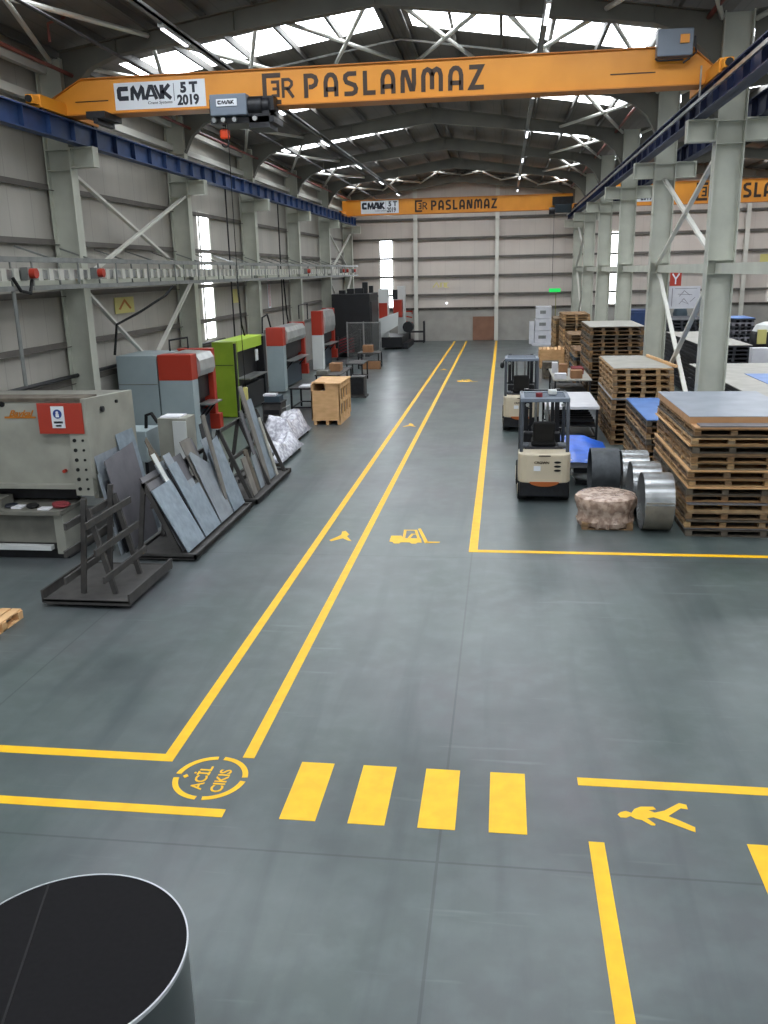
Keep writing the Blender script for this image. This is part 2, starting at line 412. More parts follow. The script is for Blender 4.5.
# windows (tall translucent slots with frame and mullions)
wn = 0
def slot_back(x0, x1, z0, z1):
    global wn; wn += 1
    o = MB().box(x0, x1, Y1-.03, Y1-.01, z0, z1).build('window_%d' % wn, 'glass_day', kind='structure')
    f = MB()
    for z in (z0, z1, 3.13, 4.36, 5.58): f.box(x0-.04, x1+.04, Y1-.07, Y1-.03, z-.03, z+.03) if z in (z0, z1) else f.box(x0, x1, Y1-.05, Y1-.03, z-.015, z+.015)
    for x in (x0, x1): f.box(x-.04, x+.04, Y1-.07, Y1-.03, z0, z1)
    f.build('window_frame', 'steel_edge', o)
slot_back(-8.5, -7.6, 2.3, 6.88); slot_back(6.98, 7.75, 2.3, 6.98); slot_back(17.2, 18.0, 2.3, 6.98)
def slot_left(y0, y1, z0, z1):
    global wn; wn += 1
    o = MB().box(XL+.01, XL+.03, y0, y1, z0, z1).build('window_%d' % wn, 'glass_day', kind='structure')
    f = MB()
    for z in (z0, z1): f.box(XL+.03, XL+.07, y0-.04, y1+.04, z-.03, z+.03)
    for z in (3.13, 4.36, 5.58): f.box(XL+.03, XL+.05, y0, y1, z-.015, z+.015)
    for y in (y0, y1): f.box(XL+.03, XL+.07, y-.04, y+.04, z0, z1)
    f.build('window_frame', 'steel_edge', o)
for y in FR[1:]: slot_left(y+2.6, y+3.7, 2.44, 6.9) if abs(y-28.8) < .1 or y < 6 else None

# girts
for z in (8.1, 6.83, 5.58, 4.36, 3.13, 2.2):
    g = MB().box(XL, XL+.09, Y0, Y1, z-.06, z+.06); g.box(XL+.06, XL+.14, Y0, Y1, z-.075, z-.055)
    struct(g, 'wall_girt', 'girt')
    g = MB().box(XL, XR, Y1-.12, Y1, z-.06, z+.06); g.box(XL, XR, Y1-.2, Y1-.1, z-.08, z-.055)
    struct(g, 'wall_girt', 'girt')
    struct(MB().box(XR-.1, XR, Y0, Y1, z-.06, z+.06), 'wall_girt', 'girt')
for x in (-6.0, -.5, 10.1, 15.5):
    p = MB().box(x-.13, x+.13, Y1-.22, Y1-.2, 0, zr(x)-.3).box(x-.13, x+.13, Y1-.36, Y1-.34, 0, zr(x)-.3).box(x-.01, x+.01, Y1-.34, Y1-.22, 0, zr(x)-.3)
    struct(p, 'gable_post', 'steel_edge')

# roof deck, skylights
def slab(b, xa, xb, ya, yb, dz=0, th=.06):
    za, zb = zr(xa+1e-4)+dz, zr(xb-1e-4)+dz
    b.add([(xa,ya,za),(xb,ya,zb),(xb,yb,zb),(xa,yb,za),(xa,ya,za+th),(xb,ya,zb+th),(xb,yb,zb+th),(xa,yb,za+th)],
          [(0,3,2,1),(4,5,6,7),(0,1,5,4),(1,2,6,5),(2,3,7,6),(3,0,4,7)])
deck = MB()
halves = [(XL-.1, -9.9, -3.3, -2.9), (-2.9, -2.5, 4.1, XM), (XM, 5.4, 12.0, 12.4), (12.4, 12.8, 19.4, XR+.1)]
prev = Y0
for y in sorted(FR):
    a, b_ = y+2.5, y+4.6
    for h in halves:
        slab(deck, h[0], h[3], prev, min(a, Y1+.1))
        if a < Y1:
            slab(deck, h[0], h[1], a, b_); slab(deck, h[2], h[3], a, b_)
    prev = b_
    if a < Y1-1:
        for h in halves:
            s = MB(); slab(s, h[1], h[2], a, b_, .01, .03); struct(s, 'skylight', 'skylight_sheet')
struct(deck, 'ceiling', 'roof_deck', origin=(0, 0, 0))

# purlins
pu = []
for base in (-2.9, 12.4):
    for s in (-1, 1):
        for k in range(7):
            x = base+s*(.25+1.23*k)
            if x < XL or x > XR or (base < 0 and x > XM-.1) or (base > 0 and x < XM+.1): continue
            z = zr(x)-.005
            b = MB().box(x-.012, x+.012, Y0, Y1, z-.2, z).box(x, x+.07, Y0, Y1, z-.212, z-.2)
            struct(b, 'roof_purlin', 'purlin')

# rafters
def rafter(y, apex, xl, xr):
    half = apex-xl
    def zt(x): return zr(x)-.21
    prof = [(-half, 8.45), (-half+.3, 9.0), (-half+.75, 9.38), (-half+1.4, 9.62)]
    bot = [(apex+u, z) for u, z in prof]+[(apex, 10.3)]+[(apex-u, z) for u, z in reversed(prof)]
    top = [(xr, zt(xr-1e-3)), (apex, zt(apex)), (xl, zt(xl+1e-3))]
    b = MB(); b.prism(bot+top, lambda u, v, w: (u, y-.008+w, v), .016)
    for line, off in ((bot, .012), (top, .012)):
        for (xa, za), (xb, zb) in zip(line, line[1:]): b.bar((xa, y, za), (xb, y, zb), .24, .024)
    for u in (-half+1.4, -half+4.2, 0, half-4.2, half-1.4):
        x = apex+u; zb = 9.62+(10.3-9.62)*(1-abs(u)/(half-1.4)) if abs(u) <= half-1.39 else 9.62
        b.box(x-.006, x+.006, y-.11, y+.11, zb, zt(x))
    struct(b, 'roof_rafter', 'rafter')
for y in FR:
    rafter(y, -2.9, -10.25, 4.45); rafter(y, 12.4, 5.1, 19.7)

# columns
def column(x0, x1, y, z, cor):
    b = MB().box(x0, x0+.025, y-.17, y+.17, 0, z).box(x1-.025, x1, y-.17, y+.17, 0, z).box(x0, x1, y-.01, y+.01, 0, z)
    b.box(x0-.1, x1+.1, y-.25, y+.25, 0, .03)
    for zz in (4.5, 4.8, 7.2, 7.65, 8.5): b.box(x0+.02, x1-.02, y-.16, y+.16, zz-.01, zz+.01)
    for a, c in cor:
        b.box(a, c, y-.15, y+.15, 7.67, 7.70).box(a, c, y-.15, y+.15, 7.25, 7.28).box(a, c, y-.012, y+.012, 7.28, 7.67)
        b.box(a, a+.02, y-.15, y+.15, 7.28, 7.67).box(c-.02, c, y-.15, y+.15, 7.28, 7.67)
    struct(b, 'column', 'steel_white')
for y in FR:
    column(-10.82, -10.2, y, 9.6, [(-10.2, -9.62)])
    column(4.45, 5.05, y, 9.75, [(3.85, 4.45), (5.05, 5.65)])
    column(19.7, 20.3, y, 9.6, [(19.1, 19.7)])
# longitudinal ties and struts
for x, zz in ((-10.5, 4.62), (4.75, 4.62)):
    struct(MB().box(x-.09, x+.09, Y0, 60.4, zz-.11, zz+.11), 'column_tie', 'steel_white')
struct(MB().box(-10.75, -10.6, Y0, 60.4, 8.62, 8.8), 'eave_strut', 'steel_edge')
struct(MB().box(-10.75, -10.6, Y0, 60.4, 9.3, 9.45), 'eave_strut', 'steel_edge')
# cross bracing between columns
for x in (-10.35, 4.7):
    for ya, yb in ((20.9, 28.8), (52.5, 60.4)):
        for za, zb in ((4.72, 7.2), (.1, 4.5)):
            for s, e in ((za, zb), (zb, za)):
                off = .04 if s < e else -.04
                struct(MB().bar((x+off, ya+.15, s), (x+off, yb-.15, e), .07, .11, up=(1, 0, 0)), 'column_brace', 'steel_edge')
# roof bracing
def rods(x0, x1, y):
    za, zb = zr(x0)-.32, zr(x1)-.32
    for p, q in (((x0, y+.1, za), (x1, y+7.8, zb)), ((x1, y+.1, zb-.05), (x0, y+7.8, za-.05))):
        struct(MB().cyl(p, q, .055, n=8), 'roof_brace', 'brace_tube', smooth=True)
cells = [(-10.45, -8.05), (-8.05, -5.55), (-5.55, -2.9), (-2.9, -.35), (-.35, 2.05), (2.05, 4.4)]
for y in FR:
    for i, (a, c) in enumerate(cells):
        if i in (0, 5) or abs(y-20.9) < .1 or abs(y-52.5) < .1: rods(a, c, y)
    for a, c in ((5.1, 7.5), (17.3, 19.7)):
        rods(a, c, y)
# pipes and trays under the roof
def run(name, pts, r, m, label, cat='pipe'): return MB().tube(pts, r, 8).build(name, m, smooth=True, label=label, cat=cat)
run('sprinkler_pipe', [(-10.0, Y0, 9.25), (-10.0, 61, 9.25)], .045, 'red_pipe', 'red pipe running the length of the wall above the blue beam')
run('sprinkler_pipe', [(4.15, Y0, 9.68), (4.15, 61, 9.68)], .05, 'red_pipe', 'red pipe running along the middle row of columns')
run('sprinkler_pipe', [(-9.6, 19.2, 9.55), (-9.6, 19.2, 9.9), (-9.2, 19.2, 10.0)], .03, 'red_pipe', 'short red riser with an elbow near the crane end')
run('sprinkler_pipe', [(-9.0, 17.0, 9.75), (-6.2, 17.4, 10.1)], .03, 'red_pipe', 'red branch pipe crossing the roof above the crane')
run('conduit_pipe', [(-8.0, Y0, 9.15), (-8.0, 61, 9.15)], .035, 'dark_metal', 'dark conduit running lengthwise between wall and lamps')
run('conduit_pipe', [(-8.2, 26, zr(-8.2)-.24), (-2.9, 26, zr(-2.9)-.24), (2.6, 26, zr(2.6)-.24)], .03, 'galv', 'bright galvanised pipe following the roof slope above the crane')
run('conduit_pipe', [(2.6, 21.3, 9.95), (3.75, 21.3, 9.62), (3.9, 21.3, 9.4), (3.95, 21.3, 8.95), (4.4, 21.3, 8.9)], .04, 'dark_metal', 'dark elbow pipe behind the grey control box')
for x, lab in ((-6.88, 'machine side'), (.76, 'forklift side')):
    MB().box(x-.06, x+.06, Y0, 60.8, 9.6, 9.66).box(x-.06, x-.05, Y0, 60.8, 9.6, 9.72).box(x+.05, x+.06, Y0, 60.8, 9.6, 9.72).build('cable_tray', 'galv_dull', label='galvanised lamp tray under the roof on the %s' % lab, cat='cable tray')
l0 = thing('ceiling_light', 'linear batten lamp', 'lamp', (0, 0, 0))
MB().box(-.06, .06, -.8, .8, -.07, .0).build('housing', 'galv_dull', l0, bevel=.01)
MB().box(-.035, .035, -.7, .7, -.1, -.07).build('diffuser', 'lamp_glow', l0)
ordn = ['first', 'second', 'third', 'fourth', 'fifth', 'sixth', 'seventh', 'eighth', 'ninth', 'tenth', 'eleventh', 'twelfth', 'thirteenth', 'fourteenth', 'fifteenth', 'sixteenth', 'seventeenth', 'eighteenth', 'nineteenth', 'twentieth']
first = True
for x, lab in ((-6.88, 'machine side'), (.76, 'forklift side')):
    for k in range(6):
        lb = '%s batten lamp counted from the near crane, on the %s tray' % (ordn[k], lab)
        loc = (x, 19.3+7.95*k, 9.59)
        if first: l0.location = loc; l0['label'] = lb; l0['group'] = 'batten lamps under the roof'; first = False
        else: dup(l0, loc, 0, lb, 'batten lamps under the roof')
# crane runway beams
def runway(x, lab, m, z0=7.71, z1=8.17):
    t = thing('runway_beam', lab, 'crane beam', (x, 27, z0))
    b = MB().box(x-.13, x+.13, Y0, 59.8, z0, z0+.025).box(x-.13, x+.13, Y0, 59.8, z1-.025, z1).box(x-.008, x+.008, Y0, 59.8, z0, z1)
    y = Y0+.5
    while y < 59.5:
        b.box(x-.12, x+.12, y-.008, y+.008, z0, z1); y += 1.12
    b.build('beam', m, t)
    MB().box(x-.025, x+.025, Y0, 59.8, z1, z1+.05).build('rail', 'galv_dull', t)
    return t
runway(-9.88, 'blue crane runway beam along the machine wall', 'blue_beam')
tr = runway(4.1, 'blue crane runway beam on the main bay face of the middle columns', 'blue_dark')
MB().box(3.9, 3.95, Y0, 59.5, 7.93, 8.0).build('conductor_rail', 'galv', tr)
runway(5.4, 'blue crane runway beam on the far face of the middle columns', 'blue_dark')

# ------------------------------------------------------------------ lettering drawn with strokes
GL = {
 'P': (.6, [([(.085,0),(.085,.915),(.33,.915),(.47,.84),(.515,.7),(.47,.54),(.33,.45),(.2,.45)], 0)]),
 'A': (.6, [([(.085,0),(.085,.6),(.13,.8),(.22,.9),(.3,.915),(.38,.9),(.47,.8),(.515,.6),(.515,0)], 0), ([(.085,.31),(.515,.31)], 0)]),
 'S': (.6, [([(.54,.915),(.22,.915),(.1,.83),(.085,.7),(.14,.57),(.3,.5),(.46,.43),(.515,.29),(.49,.16),(.37,.085),(.04,.085)], 0)]),
 'L': (.5, [([(.085,1),(.085,.085),(.5,.085)], 0)]),
 'N': (.62, [([(.085,0),(.085,.62),(.12,.85),(.22,.85),(.42,.15),(.5,.15),(.535,.38),(.535,1)], 0)]),
 'M': (.86, [([(.085,0),(.085,.65),(.14,.85),(.25,.915),(.36,.85),(.43,.65),(.43,.1)], 0), ([(.43,.65),(.5,.85),(.61,.915),(.72,.85),(.775,.65),(.775,0)], 0)]),
 'Z': (.6, [([(.02,.915),(.5,.915),(.1,.085),(.6,.085)], 0)]),
}
def word(b, s, x, z, h, fn, t, gap=.2, sw=.195, xs=1.):
    for ch in s:
        w_, st = GL[ch]
        for pts, cl in st: b.ribbon([(x+u*h*xs, z+v*h) for u, v in pts], sw*h, fn, t, bool(cl))
        x += (w_+gap)*h*xs
    return x
def er_logo(b, x, z, h, fn, t):
    P = lambda L_: [(x+u*h, z+v*h) for u, v in L_]
    b.ribbon(P([(.66,.93),(.08,.93),(.08,.07),(.66,.07)]), .15*h, fn, t)
    b.ribbon(P([(.32,.72),(.56,.72),(.56,.5),(.36,.5)]), .1*h, fn, t); b.ribbon(P([(.56,.5),(.56,.28),(.32,.28)]), .1*h, fn, t)
    b.ribbon(P([(.74,.2),(.74,.78),(.95,.78),(1.05,.7),(1.05,.6),(.95,.5),(.78,.5)]), .1*h, fn, t); b.ribbon(P([(.88,.5),(1.1,.2)]), .11*h, fn, t)
def cmak(b, x, z, h, fn, t, sx=1.):
    P = lambda L_: [(x+u*h*sx, z+v*h) for u, v in L_]
    b.ribbon(P([(.78,.84),(.2,.84),(.14,.75),(.14,.25),(.2,.16),(.78,.16)]), .33*h, fn, t)
    b.ribbon(P([(1.02,0),(1.06,.78),(1.14,.86),(1.42,.2),(1.72,.86),(1.78,.78),(1.82,0)]), .27*h, fn, t)
    b.ribbon(P([(1.98,0),(2.28,.9),(2.42,.9),(2.72,0)]), .28*h, fn, t); b.ribbon(P([(2.1,.26),(2.6,.26)]), .14*h, fn, t)
    b.ribbon(P([(2.62,1.0),(2.98,0)]), .2*h, fn, t)
    b.ribbon(P([(3.1,0),(3.1,1)]), .33*h, fn, t); b.ribbon(P([(3.62,1),(3.2,.5),(3.7,0)]), .27*h, fn, t)

def crane(label, y, gx0, gx1, z0, z1, sign, logo, txt, d=.45, ends=True, tp=.5):
    """gx0..gx1 girder; sign = (x0, x1, zlo, zhi) of the white plate; logo, txt = (x, z, height)"""
    t = thing('overhead_crane', label, 'crane', ((gx0+gx1)/2, y+d/2, z0))
    fn = lambda u, v, w: (u, y-.004-w, v)
    g = MB(); g.prism([(gx0+.25, z0), (gx1-.2, z0), (gx1, z0+.42*(z1-z0)), (gx1-tp, z1), (gx0+.25+tp, z1), (gx0, z0+.45*(z1-z0))] if tp > .2 else [(gx0+.1, z0), (gx1-.1, z0), (gx1-.1, z1), (gx0+.1, z1)], lambda u, v, w: (u, y+w, v), d)
    g.build('girder', 'orange', t)
    f = MB().box(gx0+.25+tp, gx1-tp, y-.05, y+d+.05, z1-.005, z1+.018).box(gx0+.25, gx1-.2, y-.05, y+d+.05, z0-.02, z0+.003)
    if tp > .2: f.bar((gx0+.25+tp, y+d/2, z1+.005), (gx0, y+d/2, z0+.45*(z1-z0)+.005), d+.1, .02); f.bar((gx1-tp, y+d/2, z1+.005), (gx1, y+d/2, z0+.42*(z1-z0)+.005), d+.1, .02)
    f.build('flange_plate', 'orange_edge', t)
    if ends:
        for x in (gx0+.22, gx1-.04):
            e = MB().box(x-.12, x+.12, y-1.15, y+d+1.15, z0-.02, z0+.24)
            e.box(x-.09, x+.09, y-1.4, y-1.15, z0+.02, z0+.2)
            eo = e.build('end_carriage', 'orange', t, bevel=.015)
            for yy in (y-1.0, y+d+1.0): MB().cyl((x-.1, yy, z0+.04), (x+.1, yy, z0+.04), .13, n=20).build('wheel', 'dark_metal', eo, smooth=True)
            MB().cyl((x, y-1.45, z0+.11), (x, y-1.4, z0+.11), .07, n=12).build('buffer', 'black_rubber', eo)
    sx0, sx1, sz0, sz1 = sign
    p = MB().box(sx0, sx1, y-.008, y-.002, sz0, sz1).build('sign_plate', 'sign_white', t)
    W = sx1-sx0; H = sz1-sz0; b = MB(); f2 = lambda u, v, w: (u, y-.009-w, v)
    cmak(b, sx0+.03*W, sz0+.34*H, .52*H, f2, .003, sx=.62*W/(3.75*.52*H)*.97); b.build('lettering', 'letter_navy', p)
    MB().box(sx0+.655*W, sx0+.66*W, y-.012, y-.008, sz0+.25*H, sz0+.9*H).build('divider_line', 'letter_navy', p)
    text_mesh('lettering', '5 T', .5*H, 'letter_navy', lambda u, v, w: (sx0+.73*W+u, y-.009-w, sz0+.55*H+v), p, bold=.016)
    text_mesh('lettering', '2019', .5*H, 'letter_navy', lambda u, v, w: (sx0+.69*W+u, y-.009-w, sz0+.1*H+v), p, bold=.012, xscale=.29*W/(.5*H*2.45))
    text_mesh('lettering', 'Crane Systems', .15*H, 'letter_navy', lambda u, v, w: (sx0+.36*W+u, y-.009-w, sz0+.17*H+v), p, shear=.2, xscale=1.15)
    b = MB(); er_logo(b, logo[0], logo[1], logo[2], fn, .004); b.build('emblem', 'letter_brown', t)
    b = MB(); n_ = txt[3]/ (sum(GL[c][0] for c in 'PASLANMAZ')*txt[2]+8*.2*txt[2]); word(b, 'PASLANMAZ', txt[0], txt[1], txt[2], fn, .004, xs=n_); b.build('lettering', 'letter_brown', t)
    return t
cr = crane('yellow-orange overhead crane nearest the viewer, white plate reading 5 T 2019', 20.0, -10.12, 4.16, 8.25, 8.96,
           (-8.62, -6.53, 8.3, 8.85), (-5.25, 8.26, .62), (-4.33, 8.36, .47, 3.85))
MB().box(-9.55, -8.78, 19.99, 20.0, 8.5, 8.52).build('seam_mark', 'letter_brown', cr); MB().box(2.1, 3.0, 19.99, 20.0, 8.5, 8.52).build('seam_mark', 'letter_brown', cr)
MB().box(-9.15, -8.72, 19.6, 20.5, 8.1, 8.24).box(-9.0, -8.9, 19.62, 20.5, 8.0, 8.1).build('drive_unit', 'dark_metal', cr)
HX = .27
_add = MB.add
MB.add = lambda s, vs, fs: _add(s, [(v[0]+HX, v[1], v[2]) for v in vs], fs)
# hoist
h = thing('crane_hoist', 'grey electric hoist with small white plate hanging under the nearest crane', 'hoist', (-6.0, 19.8, 7.8))
MB().box(-6.55, -5.75, 19.45, 20.0, 8.0, 8.42).build('casing', 'hoist_grey', h, bevel=.02)
MB().box(-6.6, -6.5, 19.55, 19.95, 8.05, 8.36).build('end_cover', 'dark_metal', h, bevel=.03)
m_ = MB().cyl((-5.75, 19.7, 8.2), (-5.45, 19.7, 8.2), .19, n=24).cyl((-5.45, 19.7, 8.2), (-5.3, 19.7, 8.2), .15, n=24)
m_.box(-5.75, -5.3, 19.6, 20.3, 7.75, 8.1).box(-5.55, -5.2, 19.65, 20.0, 8.1, 8.38).cyl((-5.7, 19.95, 7.95), (-5.35, 19.95, 7.95), .12, n=16); m_.build('motor', 'dark_metal', h, smooth=True)
MB().box(-6.6, -5.2, 19.6, 20.4, 7.86, 7.98).box(-6.5, -6.4, 19.55, 20.5, 7.98, 8.26).box(-5.4, -5.3, 19.75, 20.5, 8.0, 8.26).build('trolley_frame', 'dark_metal', h)
for x in (-6.5, -6.3, -6.05, -5.6): MB().cyl((x, 19.52, 7.93), (x, 19.6, 7.93), .05, n=12).build('trolley_wheel', 'galv', h)
MB().box(-6.4, -5.95, 19.43, 19.45, 8.18, 8.32).build('name_plate', 'sign_white', h)
b = MB(); cmak(b, -6.37, 8.215, .075, lambda u, v, w: (u, 19.428-w, v), .002, sx=1.3); b.build('lettering', 'letter_navy', h)
MB().cyl((-6.38, 19.8, 7.4+.35), (-6.38, 19.8, 7.98), .012, n=6).cyl((-6.34, 19.8, 7.75), (-6.34, 19.8, 7.98), .012, n=6).build('hoist_rope', 'dark_metal', h)
k = MB().box(-6.46, -6.26, 19.72, 19.88, 7.58, 7.78).build('hook_block', 'hook_orange', h, bevel=.04)
MB().tube([(-6.36+.08*math.sin(a), 19.8, 7.5-.08*math.cos(a)) for a in [PI*(1.0-i/8*1.45) for i in range(9)]], .02, 8).build('hook', 'dark_metal', k, smooth=True)
MB().tube([(-6.2, 19.5, 7.95), (-6.2, 19.5, 5.0), (-6.18, 19.5, 2.2)], .009, 6).build('pendant_cable', 'black_rubber', h)
pd = MB().box(-6.23, -6.13, 19.47, 19.53, 1.9, 2.2).build('pendant_control', 'yellow_label', h, bevel=.01)
MB.add = _add
# box on the crane
e = thing('crane_control_box', 'blue-grey electrical box with orange lamp on the right end of the near crane', 'electrical box', (3.33, 19.85, 8.74))
MB().box(2.97, 3.66, 19.72, 19.98, 8.74, 9.24).build('casing', 'hoist_grey', e, bevel=.02)
MB().box(3.4, 3.58, 19.68, 19.72, 8.96, 9.12).build('signal_lamp', 'orange', e, bevel=.01)
MB().tube([(2.95, 19.8, 8.72), (3.0, 19.8, 8.68), (3.5, 19.8, 8.68)], .02).tube([(3.7, 19.8, 9.1), (3.74, 19.8, 8.8), (3.5, 19.8, 8.62), (3.62, 19.8, 8.7)], .02).build('cable_gland', 'dark_metal', e)
MB().bar((3.86, 19.8, 8.55), (3.86, 19.8, 7.98), .03, .03).build('collector_arm', 'galv', e)

cf = crane('orange overhead crane at the far wall of the main bay', 56.0, -10.12, 4.1, 8.12, 9.0,
           (-8.85, -6.5, 8.2, 8.96), (-5.5, 8.22, .68), (-4.5, 8.3, .56, 4.0), tp=.12)
h2 = thing('crane_hoist', 'dark hoist at the right end of the far crane', 'hoist', (3.4, 55.6, 7.5))
MB().box(2.95, 3.9, 55.3, 55.85, 7.9, 8.35).build('casing', 'teal_dark', h2, bevel=.03)
MB().cyl((2.6, 55.5, 8.0), (2.95, 55.5, 8.0), .2, n=16).build('motor', 'dark_metal', h2)
MB().box(2.8, 4.0, 55.4, 56.2, 8.35, 8.8).build('trolley_frame', 'dark_metal', h2)
MB().tube([(2.9, 55.4, 8.0), (2.9, 55.4, 3.9)], .012, 6).build('pendant_cable', 'black_rubber', h2)
crane('orange overhead crane of the neighbouring bay, seen behind the middle columns', 56.0, 5.75, 19.3, 8.2, 9.45,
      (6.1, 8.8, 8.4, 9.3), (11.1, 8.35, 1.0), (12.5, 8.45, .8, 5.6), tp=.12)

# ------------------------------------------------------------------ busbar trunk on the machine wall
bt = thing('busbar_trunk', 'long galvanised cable ladder with busbar running along the machine wall', 'cable tray', (-9.6, 30, 4.45))
b = MB()
for z in (5.06, 4.5):
    for x in (-9.85, -9.4): b.box(x-.015, x+.015, 3, 57.5, z, z+.09)
    y = 3.2
    while y < 57.5: b.box(-9.85, -9.4, y-.02, y+.02, z+.01, z+.04); y += .5
b.build('ladder_rail', 'galv_dull', bt)
b = MB().box(-9.66, -9.6, 3, 57.5, 4.72, 4.9); b.build('busbar', 'galv', bt)
b = MB(); y = 3.3; k = 0
while y < 57.4:
    b.box(-9.7, -9.56, y-.09, y+.09, 4.69, 4.93); y += .46; k += 1
b.build('joint_cover', 'steel_edge', bt)
y = 5.1
while y < 57.4:
    b = MB().box(-9.87, -9.84, y-.02, y+.02, 4.5, 5.1).box(-9.41, -9.38, y-.02, y+.02, 4.5, 5.1).bar((-9.85, y, 5.1), (-10.85, y, 5.45), .04, .04); b.build('hanger', 'galv_dull', bt); y += 1.975

for i, y in enumerate((16.9, 19.95, 42.5, 52.0, 53.3, 56.0)):
    o = thing('tap_off_box', '%s red tap-off unit from the viewer on the busbar ladder' % ordn[i], 'electrical box', (-9.5, y, 4.72), 'red tap-off units')
    MB().box(-9.56, -9.4, y-.12, y+.12, 4.7, 4.95).build('socket_body', 'galv_dull', o)
    MB().cyl((-9.42, y, 4.83), (-9.28, y, 4.83), .1, n=20).build('cap', 'red_paint', o, smooth=True)
for i, (y, l) in enumerate(((18.0, [(-9.4, 16.2, 4.75), (-9.35, 16.35, 4.5), (-9.35, 16.7, 4.45), (-9.4, 16.9, 4.7)]),
                             (23.5, [(-9.4, 24.6, 4.45), (-9.5, 24.2, 4.2), (-9.9, 23.3, 3.8), (-10.3, 22.6, 3.5), (-10.4, 22.5, 2.7)]),
                             (33.0, [(-9.5, 31.2, 4.5), (-9.45, 31.2, 3.0), (-9.45, 31.5, 2.56)]),
                             (38.0, [(-9.5, 38.0, 4.5), (-9.45, 38.1, 3.0), (-9.45, 38.3, 2.63)]))):
    run('cable', l, .035, 'black_rubber', ['looped black cable below the first red tap-off unit', 'black cable drooping from the ladder beside the yellow wall sign', 'black cable dropping behind the green machine', 'black cable dropping behind the second red-topped press'][i], 'cable')
run('conduit_pipe', [(-9.45, 16.25, 4.5), (-9.45, 16.25, 2.66)], .04, 'galv_dull', 'vertical grey conduit above the beige shear')
run('conduit_pipe', [(-10.6, 21.7, 4.6), (-10.6, 21.7, .0)], .04, 'dark_metal', 'dark vertical conduit between the wall brace and first press')
run('conduit_pipe', [(-10.6, 34.0, 8.0), (-10.6, 34.0, 0)], .03, 'dark_metal', 'dark conduit drop beside the third wall column')
run('conduit_pipe', [(-10.6, 42.0, 8.0), (-10.6, 42.0, 0)], .03, 'dark_metal', 'dark conduit drop beside the fourth wall column')
run('wall_pipe', [(-10.7, 12, 2.35), (-10.7, 33, 2.35)], .05, 'dark_metal', 'dark pipe running low along the wall behind the presses')
def wall_sign(loc, w_, h_, m, lab, axis='x', sym=None, ms='red_paint'):
    x, y, z = loc
    b = MB().box(x, x+.02, y-w_/2, y+w_/2, z-h_/2, z+h_/2) if axis == 'x' else MB().box(x-w_/2, x+w_/2, y, y+.02, z-h_/2, z+h_/2)
    o = b.build('wall_sign', m, label=lab, cat='sign')
    if sym:
        f = (lambda u, v, w: (x+.021+w, y+u*w_, z+v*h_)) if axis == 'x' else (lambda u, v, w: (x+u*w_, y-.001-w, z+v*h_))
        s = MB()
        for pts, wd in sym: s.ribbon(pts, wd, f, .003)
        s.build('symbol', ms, o)
    return o
wall_sign((-10.88, 24.5, 3.95), 1.3, .45, 'yellow_label', 'yellow sign on the side wall between the first two columns', sym=[([(-.3, -.25), (0, .3), (.3, -.25)], .1)], ms='orange_edge')
wall_sign((-10.88, 35.3, 3.9), .7, .55, 'yellow_label', 'second yellow sign on the side wall, behind the green machine')
wall_sign((-10.88, 40.6, 3.9), .5, 1.4, 'sign_white', 'tall white sign with red bars on the side wall', sym=[([(-.2, -.45), (-.2, .45)], .16), ([(.2, -.45), (.2, .45)], .16)])
wall_sign((-4.3, Y1-.04, 3.75), 1.2, .5, 'wall_far', 'yellow-lettered sign on the far wall above the concrete base', 'y', sym=[([(-.45, -.3), (-.25, .35), (-.1, -.3)], .09), ([(.0, -.3), (.0, .3), (.2, .3), (.2, -.3)], .09), ([(.45, .3), (.3, .3), (.3, -.3), (.45, -.3)], .09)], ms='yellow_label')
wall_sign((-6.6, Y1-.15, 1.5), .75, 1.2, 'concrete', 'red outlined notice on the concrete base of the far wall', 'y', sym=[([(-.4, .3), (-.4, .45), (.4, .45), (.4, .3)], .08), ([(-.4, .2), (.4, .1)], .07), ([(-.3, -.1), (.4, -.2), (.3, -.4)], .07)])
wall_sign((16.9, Y1-.03, 4.9), .8, .8, 'yellow_label', 'yellow sign on the far wall of the neighbouring bay', 'y')
bp = MB().box(-2.1, -.62, Y1-.2, Y1-.13, .02, 1.62).build('leaning_board', 'brown_panel', label='plain brown board standing against the far concrete base', cat='board')
MB().cyl((-3.9, 61.35, 2.55), (-3.9, 61.25, 2.55), .07, n=10).build('wall_lamp', 'lamp_glow', label='tiny bright wall lamp over the concrete base, far wall', cat='lamp')

# ------------------------------------------------------------------ beige shear in the machine row
t = thing('guillotine_shear', 'beige guillotine shear with red plate and cluttered bed', 'machine', (-8.9, 15, 0))
MB().box(-10.6, -7.05, 13.82, 14.05, 1.26, 2.70).build('front_apron', 'beige', t, bevel=.01)
MB().box(-10.6, -7.3, 13.74, 14.0, 1.18, 1.27).build('apron_lip', 'beige', t, bevel=.01)
MB().box(-10.6, -7.06, 14.05, 15.6, 2.56, 2.66).build('top_cover', 'beige_dark', t)
MB().box(-10.6, -7.02, 13.8, 14.3, 2.70, 2.76).build('top_beam', 'wood_grey', t)
s = MB(); fx = lambda u, v, w: (-7.05+w, u, v)
s.prism([(13.72, 2.76), (15.65, 2.66), (15.7, .95), (14.05, .95), (13.86, 1.0), (13.86, 1.3), (13.72, 1.4)], fx, .08)
so = s.build('side_plate', 'beige', t, bevel=.01)
HOLES = []
for i in range(6):
    z = 1.2+.17*i
    HOLES.append(MB().cyl((-7.22, 13.7, z), (-7.22, 13.735, z), .032, n=12))
    HOLES.append(MB().cyl((-7.07, 13.7, z), (-7.07, 13.735, z), .022, n=12))
hb = MB().box(-7.3, -6.98, 13.715, 13.85, 1.08, 2.2).build('adjusting_plate', 'beige', t)
for q in HOLES: q.build('bolt_hole', 'black_rubber', hb)
